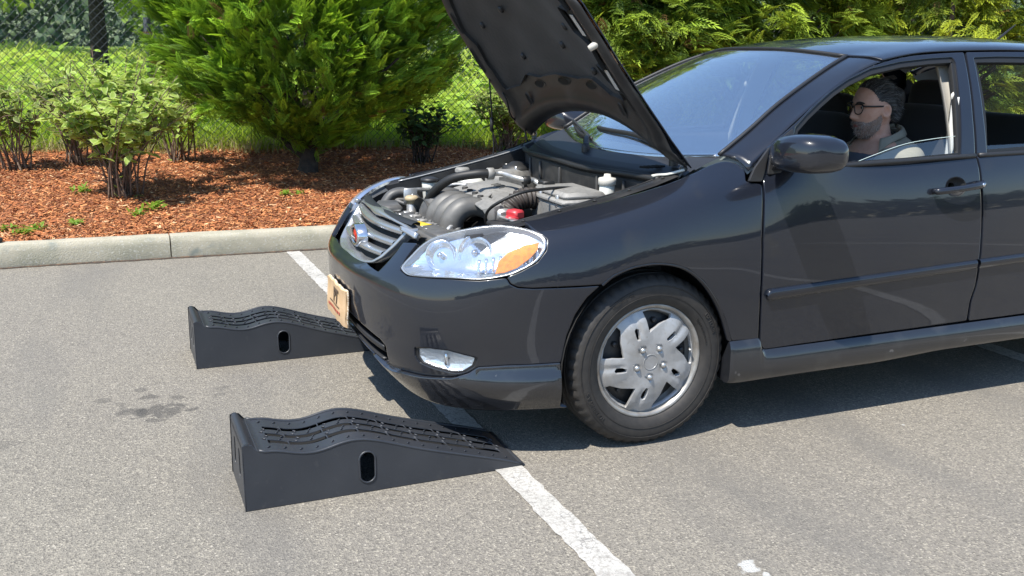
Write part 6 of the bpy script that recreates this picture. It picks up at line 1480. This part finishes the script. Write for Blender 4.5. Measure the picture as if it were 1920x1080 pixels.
B2 = [(.15, .3), (.3, .7), (.5, 1.0), (.8, 1.25), (1.3, 1.4), (2.0, 1.35), (2.6, 1.1), (3.2, .6)]
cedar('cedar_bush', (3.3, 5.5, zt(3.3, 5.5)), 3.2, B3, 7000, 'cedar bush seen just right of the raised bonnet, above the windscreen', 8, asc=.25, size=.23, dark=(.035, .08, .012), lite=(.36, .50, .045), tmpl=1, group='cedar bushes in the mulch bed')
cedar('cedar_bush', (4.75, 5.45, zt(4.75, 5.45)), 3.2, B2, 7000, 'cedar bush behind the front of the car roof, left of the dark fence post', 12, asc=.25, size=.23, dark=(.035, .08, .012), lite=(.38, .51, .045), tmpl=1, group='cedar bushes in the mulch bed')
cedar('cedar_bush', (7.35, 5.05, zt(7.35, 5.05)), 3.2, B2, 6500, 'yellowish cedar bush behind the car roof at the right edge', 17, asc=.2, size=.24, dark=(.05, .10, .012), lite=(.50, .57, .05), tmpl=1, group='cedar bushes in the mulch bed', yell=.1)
# ---- leafy shrubs: stems, leaves one by one
def leafmesh(k, dark, lite, wdt=.24):
    """pointed oval leaf of unit length, folded on the midrib, pale margin"""
    V = []; T = []; cc = []
    xs_ = [0, .12, .35, .62, .85, 1]; ws = [.0, .55, 1, .85, .4, 0]
    for x, wq in zip(xs_, ws):
        b = -.22*x*x; 
        for s, e in ((-1, 1), (-1, .62), (0, 0), (1, .62), (1, 1)):
            V.append((x, s*e*wq*wdt*(1+.06*k), b+.10*e*wq*abs(s)*wdt*2)); cc.append(np.array(lite)*(1 if e == 1 else 0)+np.array(dark)*(0 if e == 1 else 1))
    for i in range(5):
        for j in range(4):
            a = i*5+j; T += [(a, a+5, a+6), (a, a+6, a+1)]
    return np.array(V), np.array(T), np.array(cc)
def shrub(name, base, Hh, rad, nst, nleaf, nobj, label, seed, dark, lite, lsize=.085, lean=(0, 0), low=.25, wdt=.24, group='leafy shrubs in the mulch bed', twigm='twig', top=0):
    g = np.random.RandomState(seed); r = empty(name, base, label, 'shrub', group); tubes = []; tips = []
    for k in range(nst):
        a = g.uniform(0, 2*math.pi); q = rad*math.sqrt(g.uniform(.02, 1)); hh = Hh*g.uniform(.65, 1.05)*(1-.25*(q/rad)**2); b0 = np.array([g.normal(0, .06), g.normal(0, .05), -.02])
        e = np.array([q*math.cos(a)+lean[0], q*math.sin(a)+lean[1], hh]); m1 = b0+(e-b0)*[.22, .22, .40]+[g.normal(0, .02), g.normal(0, .02), 0]
        P = crv([b0, m1, b0+(e-b0)*[.6, .6, .75], e], 6); tubes.append(tube(P, np.linspace(.0085, .0025, len(P)), 5)); tips.append(P)
        for _ in range(2):
            i = g.randint(8, 16); q2 = P[i]+[g.normal(0, .12), g.normal(0, .12), g.uniform(.02, .16)]; P2 = crv([P[i], (P[i]+q2)/2+[0, 0, .03], q2], 4); tubes.append(tube(P2, np.linspace(.004, .002, len(P2)), 4)); tips.append(P2)
    for q in range(int(nst*.35)):     # dead twigs low down
        a = g.uniform(0, 6.28); e = np.array([.22*math.cos(a), .22*math.sin(a), g.uniform(.08, .3)]); tubes.append(tube(crv([(0, 0, 0), e*.5+[0, 0, .05], e], 3), np.linspace(.005, .0018, 7), 4))
    st = mk('stems', join(*tubes), twigm, r, local=True); st['kind'] = 'stuff'
    var = [leafmesh(k, np.array(dark)*(.8+.12*k), np.array(lite)*(.85+.1*k), wdt) for k in range(4)]
    mes = [tmesh('leaf', v, t, 'leaf', c, True) for v, t, c in var]
    PP, DD, SS_ = [], [], []
    while len(PP) < nleaf:
        P = tips[g.randint(len(tips))]; i = g.randint(0, len(P)); p = P[i]
        if p[2] < low*Hh and g.uniform() < .93: continue
        if i < len(P)-1 and g.uniform() < .25: continue
        a = g.uniform(0, 6.28); d = np.array([math.cos(a), math.sin(a), g.normal(.15, .45)])+.5*(P[-1]-P[0])/np.linalg.norm(P[-1]-P[0])*g.uniform(0, 1)
        PP.append(p+g.normal(0, .012, 3)); DD.append(d); SS_.append(lsize*g.uniform(.6, 1.25)*(1.0 if i < len(P)-3 else .85))
    PP, DD, SS_ = np.array(PP), np.array(DD), np.array(SS_); Rm = frames(DD, g.normal(0, .5, nleaf))
    camd = np.linalg.norm(PP+np.array(base)-CAM, axis=1)-SS_*8; order = np.argsort(camd); ob, rest = order[:nobj], order[nobj:]
    for i in ob:
        o = bpy.data.objects.new('leaf', mes[g.randint(4)]); C.objects.link(o); o.parent = r
        M = Matrix(Rm[i].tolist()).to_4x4(); M.translation = PP[i]; o.matrix_local = M @ Matrix.Scale(float(SS_[i]), 4)
    if len(rest):
        v, t, c = var[1]; V, T = scatter(v, t, PP[rest], Rm[rest], SS_[rest]); cc = (c[None]*g.uniform(.75, 1.2, (len(rest), 1, 1))).reshape(-1, 3)
        tobj('foliage', tmesh('foliage', V, T, 'leaf', cc, True), r, 'stuff')
    return r
gd, gl = (.30, .42, .08), (.56, .63, .27)
shrub('leafy_shrub', (-1.62, 4.35, zt(-1.62, 4.35)), 1.12, .60, 44, 1900, 300, 'large pale green variegated shrub with bare stems, nearest to the kerb', 21, gd, gl, .09)
shrub('leafy_shrub', (-2.42, 5.53, zt(-2.42, 5.53)), .72, .34, 16, 330, 120, 'small shrub with dry flower heads cut off by the left edge', 22, (.14, .2, .045), (.42, .44, .2), .085, lean=(-.08, 0))
shrub('leafy_shrub', (-1.12, 5.72, zt(-1.12, 5.72)), .80, .30, 14, 330, 110, 'shrub on thin dark stems between the large pale shrub and the cedar bush', 23, gd, gl, .085)
shrub('leafy_shrub', (-2.0, 5.75, zt(-2.0, 5.75)), .95, .42, 16, 420, 110, 'shrub half hidden behind the large pale shrub, close to the fence', 24, (.15, .23, .045), (.45, .5, .22), .09)
shrub('leafy_shrub', (1.06, 5.2, zt(1.06, 5.2)), .62, .34, 22, 520, 160, 'dark green shrub shaded by the cedar bush, in front of the fence post', 25, (.055, .115, .04), (.12, .2, .07), .085, twigm='bark')
shrub('leafy_shrub', (2.15, 5.75, zt(2.15, 5.75)), .75, .48, 30, 620, 160, 'bright pale shrub with straw stems behind the bonnet prop rod', 26, (.17, .26, .05), (.5, .56, .27), .095)
# little weeds in the mulch
for k, (x, y, s) in enumerate(((-1.92, 4.48, .08), (-1.42, 3.88, .09), (-2.28, 3.42, .07), (-2.2, 3.52, .06), (-1.95, 3.60, .06), (-1.55, 3.78, .07), (-2.38, 3.55, .06), (-.42, 4.2, .06), (-.3, 4.25, .05))):
    g = np.random.RandomState(60+k); v, t, c = leafmesh(1, (.16, .28, .03), (.25, .38, .06), .16); n = 26; a = g.uniform(0, 6.28, n); d = np.stack([np.cos(a), np.sin(a), g.uniform(.1, 1.3, n)], 1)
    V, T = scatter(v, t, np.stack([g.normal(0, s*.35, n), g.normal(0, s*.3, n), g.uniform(0, s*.5, n)], 1), frames(d, g.normal(0, .4, n)), s*g.uniform(.5, 1, n))
    names = ['beside the large pale shrub', 'just in front of the large pale shrub', 'near the left end of the kerb', 'behind the kerb at the left edge', 'alone in the open mulch near the kerb', 'close to the kerb joint', 'at the left edge', 'at the shadow of the cedar bush', 'in the shadow of the cedar bush']
    o = tobj('weed', tmesh('weed', V, T, 'leaf', np.tile(c, (n, 1)), True)); o.location = (x, y, zt(x, y)); tag(o, 'small bright green weed sprouting '+names[k], 'weed', 'weeds in the mulch')
# ---- chips, grass
n = 150000; g = np.random.RandomState(5)
d_ = 3.45*g.uniform(0, 1, n)**1.25; x = np.where(g.uniform(size=n) < .82, g.uniform(-3.6, 4.2, n), g.uniform(-7, 8.5, n)); y = KY+KA*x+.165+d_; z = terr(x, y)
v = np.array([(0, -.5, 0), (1, -.4, 0), (1.05, .45, .0), (.05, .5, .0), (.5, 0, .25)]); t = np.array([(0, 1, 4), (1, 2, 4), (2, 3, 4), (3, 0, 4)])
v = (v-[.5, 0, 0])*[1, .28, .35]
a = g.uniform(0, 6.28, n); dd = np.stack([np.cos(a), np.sin(a), g.normal(0, .28, n)], 1); V, T = scatter(v, t, np.stack([x, y, z+.004+g.uniform(0, .012, n)], 1), frames(dd, g.normal(0, .5, n)), g.gamma(4, .0052, n).clip(.007, .05))
pal = np.array([(.44, .155, .05), (.35, .115, .038), (.54, .235, .085), (.20, .065, .025), (.66, .40, .21), (.40, .175, .075)]); ci = pal[g.choice(6, n, p=[.3, .24, .17, .14, .06, .09])]*g.uniform(.75, 1.2, (n, 1))
tobj('mulch_chips', tmesh('mulch_chips', V, T, 'chips', np.repeat(ci, 5, 0)), None, 'stuff')
def blades(name, n, xr, dr, hr, seed, ca, cb_, wd=.008, power=1.0, lean=.35):
    g = np.random.RandomState(seed); x = g.uniform(*xr, n); d = dr[0]+(dr[1]-dr[0])*g.uniform(0, 1, n)**power; x = x*(1+.06*np.clip(d-5, 0, 60)); y = FX(np.clip(x, -9, 13))+d; z = terr(x, y)
    cl = .5+.5*np.sin(x*1.7+np.sin(y*1.3)*2)*np.sin(y*1.1+x*.4); h = (hr[0]+(hr[1]-hr[0])*g.uniform(0, 1, n))*(.6+.6*cl); wq = wd*(1+d*.10)
    a = g.uniform(0, 6.28, n); lx, ly = g.normal(0, lean, n)*h, g.normal(0, lean, n)*h
    b = np.stack([x, y, z-.02], 1); u = np.stack([np.cos(a)*wq, np.sin(a)*wq, a*0], 1); m_ = b+np.stack([lx*.3, ly*.3, h*.6], 1); tp = b+np.stack([lx, ly, h], 1)
    V = np.stack([b-u, b+u, m_-u*.8, m_+u*.8, tp], 1).reshape(-1, 3); T = (np.array([(0, 1, 3), (0, 3, 2), (2, 3, 4)])[None]+(np.arange(n)*5)[:, None, None]).reshape(-1, 3)
    k = np.clip(g.normal(.5, .25, n)*.6+cl*.45, 0, 1)[:, None]; c = np.array(ca)*(1-k)+np.array(cb_)*k
    return tobj(name, tmesh(name, V, T, 'grassm', np.repeat(c, 5, 0)), None, 'stuff')
blades('grass', 52000, (-5.5, 10), (-.05, 7), (.12, .34), 31, (.22, .36, .03), (.46, .58, .07), .007, 1.4)
blades('tall_weeds', 42000, (-6, 11), (3, 24), (.2, .5), 32, (.28, .40, .05), (.55, .64, .14), .014, 1.2, .45)
blades('dry_grass', 2600, (-3.4, 4.2), (-.22, .12), (.05, .22), 33, (.20, .22, .06), (.42, .36, .2), .005, 1, .6)
# broad weeds against the fence
g = np.random.RandomState(41); v, t, c = leafmesh(1, (.28, .42, .055), (.40, .54, .09), .3); n = 9000
x = g.uniform(-5, 11, n); d = g.gamma(2., 1.3, n)+.3; x = x*(1+.05*np.clip(d-3, 0, 40)); y = FX(np.clip(x, -9, 13))+d; hgt = (.25+.55*(.5+.5*np.sin(x*1.3+y)))*g.uniform(.2, 1, n)
a = g.uniform(0, 6.28, n); V, T = scatter(v, t, np.stack([x, y, terr(x, y)+hgt], 1), frames(np.stack([np.cos(a), np.sin(a), g.normal(.2, .4, n)], 1), g.normal(0, .5, n)), g.uniform(.07, .16, n)*(1+d*.06))
k = g.uniform(.7, 1.35, (n, 1, 1)); tobj('leafy_weeds', tmesh('leafy_weeds', V, T, 'leaf', (c[None]*k).reshape(-1, 3), True), None, 'stuff')
# ---- chain-link fence
fe = empty('chain_link_fence', (1.17, FX(1.17), zt(1.17, FX(1.17))), 'grey chain-link fence on round posts behind the mulch bed', 'fence')
ux = np.array([1, -.075, 0]); ux /= np.linalg.norm(ux); Hf = 2.3; L0, L1 = -7.5, 13.5; sp = .072
V = []; T = []
def fpt(x): y = FX(x); return np.array([x, y, zt(x, y)+.03])
nd = int((L1-L0)/sp)
def wire(p, q, r_=.0029):
    d = q-p; d /= np.linalg.norm(d); a = np.cross(d, [0, 1, 0]); a /= np.linalg.norm(a); b = np.cross(d, a); i = len(V)
    for e in (p, q):
        for k in range(3): V.append(e+r_*(math.cos(2.1*k)*a+math.sin(2.1*k)*b))
    for k in range(3): T.extend([(i+k, i+(k+1) % 3, i+3+k), (i+(k+1) % 3, i+3+(k+1) % 3, i+3+k)])
nseg = 4
for k in range(nd):
    for s in (1, -1):
        x0 = L0+k*sp
        for j in range(nseg):
            xa = x0+s*Hf*.98*j/nseg; xb = x0+s*Hf*.98*(j+1)/nseg
            if min(xa, xb) < L0 or max(xa, xb) > L1: continue
            pa, pb = fpt(xa), fpt(xb); pa[2] += Hf*j/nseg; pb[2] += Hf*(j+1)/nseg; off_ = np.array([.075, 1, 0])*.0022*s; wire(pa+off_, pb+off_)
o = tobj('mesh_panel', tmesh('mesh_panel', np.array(V)-np.array(fe.location), np.array(T), 'wire', None), fe, 'stuff')
for x in (-6.2, -3.75, -1.28, 1.17, 3.55, 5.86, 8.3, 10.7):
    p = fpt(x)+[.003, .04, -.03]
    mk('post', join(tube([p-[0, 0, .1], p+[0, 0, Hf+.12]], .034, 14), lathe([(.036, -.012), (.040, -.01), (.040, .01), (.036, .012)], 14, p+[0, 0, 1.1]), lathe([(.036, -.012), (.040, -.01), (.040, .01), (.036, .012)], 14, p+[0, 0, .45])), 'post_dark' if x > 5 else 'post_metal', fe)
P = [fpt(x)+[0, .03, Hf+.02] for x in np.linspace(L0, L1, 12)]; mk('top_rail', tube(P, .021, 8), 'post_metal', fe)
P = [fpt(x)+[0, 0, .02] for x in np.linspace(L0, L1, 30)]; mk('tension_wire', tube(P, .003, 4), 'wire', fe)
# ---- trees beyond the fence
def broad(name, base, Hh, cr, n, label, seed, dark, lite, ls=.16, trunk=(.16, 1.6), cz=.62, group='trees beyond the fence', flat=.8, trunkx=None):
    g = np.random.RandomState(seed); r = empty(name, base, label, 'tree', group); z0 = Hh*cz; cl = []
    for k in range(26):
        a = g.uniform(0, 6.28); q = cr*math.sqrt(g.uniform(0, 1)); zz = z0+g.normal(0, Hh*.18); cl.append((q*math.cos(a), q*math.sin(a), zz, cr*g.uniform(.22, .42)))
    cl = np.array(cl); ci = g.randint(len(cl), size=n); u = g.normal(size=(n, 3)); u /= np.linalg.norm(u, axis=1)[:, None]; rad = cl[ci, 3]*g.uniform(.55, 1.05, n)**.6
    P = cl[ci, :3]+u*rad[:, None]*[1, 1, flat]
    v, t, c = leafmesh(1, (1, 1, 1), (1, 1, 1), .3); v = v[[0, 5, 10, 15, 20, 25, 9, 14, 19]] if False else np.array([(0, 0, 0), (.5, .3, .06), (1, 0, -.1), (.5, -.3, .06)]); t = np.array([(0, 1, 2), (0, 2, 3)])
    V, T = scatter(v, t, P, frames(u+g.normal(0, .6, (n, 3)), g.uniform(-3, 3, n)), ls*g.uniform(.6, 1.3, n)); k = np.clip(g.normal(.45, .25, n)+.25*np.sin(ci*1.7), 0, 1)[:, None]; cc = np.array(dark)*(1-k)+np.array(lite)*k
    tobj('crown', tmesh('crown', V, T, 'leaf', np.repeat(cc, 4, 0)), r, 'stuff')
    L = [tube(crv([(0, 0, -.2), (.03, 0, Hh*.25), (-.04, .05, Hh*.5), (.02, 0, Hh*.85)], 5), np.interp(np.linspace(0, 1, 16), [0, .4, 1], [trunk[0]*1.25, trunk[0]*.8, .03]), 10)]
    for k in range(9):
        q = cl[k]; s0 = Hh*g.uniform(.2, .5); L.append(tube(crv([(0, 0, s0), (q[0]*.4, q[1]*.4, s0+(q[2]-s0)*.5), q[:3]], 4), np.linspace(trunk[0]*.45, .02, 9), 6))
    mk('trunk', join(*L), 'bark', r, local=True); return r
LT = 'trees beyond the fence'
broad('broadleaf_tree', (-1.75, 17.0, zt(-1.75, 17)), 7.5, 2.6, 9000, 'tree with thick dark trunk beyond the fence at the top left', 51, (.08, .15, .02), (.36, .48, .07), .20, (.15, 1), .50)
broad('broadleaf_tree', (-5.2, 26, zt(-5.2, 26)), 9, 3.4, 8000, 'dark tree beyond the fence at the far left edge', 52, (.06, .11, .05), (.19, .28, .10), .26, (.2, 1), .6)
broad('broadleaf_tree', (1.6, 24, zt(1.6, 24)), 9, 3.6, 8000, 'dark tree behind the top of the large cedar bush', 53, (.05, .10, .03), (.2, .3, .06), .26, (.2, 1), .5)
broad('broadleaf_tree', (4.9, 13.5, zt(4.9, 13.5)), 4.6, 2.4, 9000, 'glossy evergreen tree beyond the fence, left of the raised bonnet', 54, (.05, .10, .03), (.26, .37, .09), .14, (.14, 1), .45)
broad('broadleaf_tree', (9.2, 15, zt(9.2, 15)), 6, 3.0, 9000, 'bushy tree beyond the fence behind the windscreen', 55, (.06, .12, .03), (.28, .38, .08), .16, (.16, 1), .45)
broad('laurel_tree', (12.6, 12.5, zt(12.6, 12.5)), 5.0, 2.9, 15000, 'fine leaved dark evergreen beside the dark fence post above the roof', 56, (.06, .10, .035), (.20, .28, .09), .11, (.14, 1), .42)
broad('laurel_tree', (17.5, 12, zt(17.5, 12)), 6.0, 3.2, 11000, 'dark evergreen beyond the fence at the top right corner', 57, (.03, .06, .018), (.13, .2, .045), .13, (.14, 1), .45)
# far woods, in front and behind the lot
def woods(name, pts, Hh, n, seed, dark, lite, ls=.9, dep=8, z0=0):
    g = np.random.RandomState(seed); pts = np.array(pts, float); k = g.randint(len(pts)-1, size=n); t = g.uniform(size=n)[:, None]; b = pts[k]*(1-t)+pts[k+1]*t; s = k+t[:, 0]
    top = Hh*(.72+.16*np.sin(s*7+seed)+.12*np.sin(s*17)+.08*np.sin(s*41)); z = top*g.uniform(0, 1, n)**.75; P = np.stack([b[:, 0]+g.normal(0, 1.2, n), b[:, 1]+g.uniform(0, dep, n), z+z0], 1)
    v = np.array([(0, 0, 0), (.5, .4, .1), (1, 0, -.1), (.5, -.4, .1)]); V, T = scatter(v, np.array([(0, 1, 2), (0, 2, 3)]), P, frames(g.normal(size=(n, 3)), g.uniform(-3, 3, n)), ls*g.uniform(.6, 1.4, n))
    q = np.clip(g.normal(.4, .25, n)+.3*np.sin(s*23)*np.sin(z*.9), 0, 1)[:, None]; cc = np.array(dark)*(1-q)+np.array(lite)*q
    return tobj(name, tmesh(name, V, T, 'leaf', np.repeat(cc, 4, 0)), None, 'stuff')
woods('far_woods', [(-60, 46), (-20, 44), (10, 42), (50, 40), (110, 34)], 17, 90000, 71, (.11, .16, .11), (.28, .36, .21), .45, 12, 1)
woods('far_woods', [(-120, -75), (-40, -80), (40, -78), (130, -70)], 9, 9000, 72, (.02, .035, .015), (.07, .1, .04), 1.6, 10)
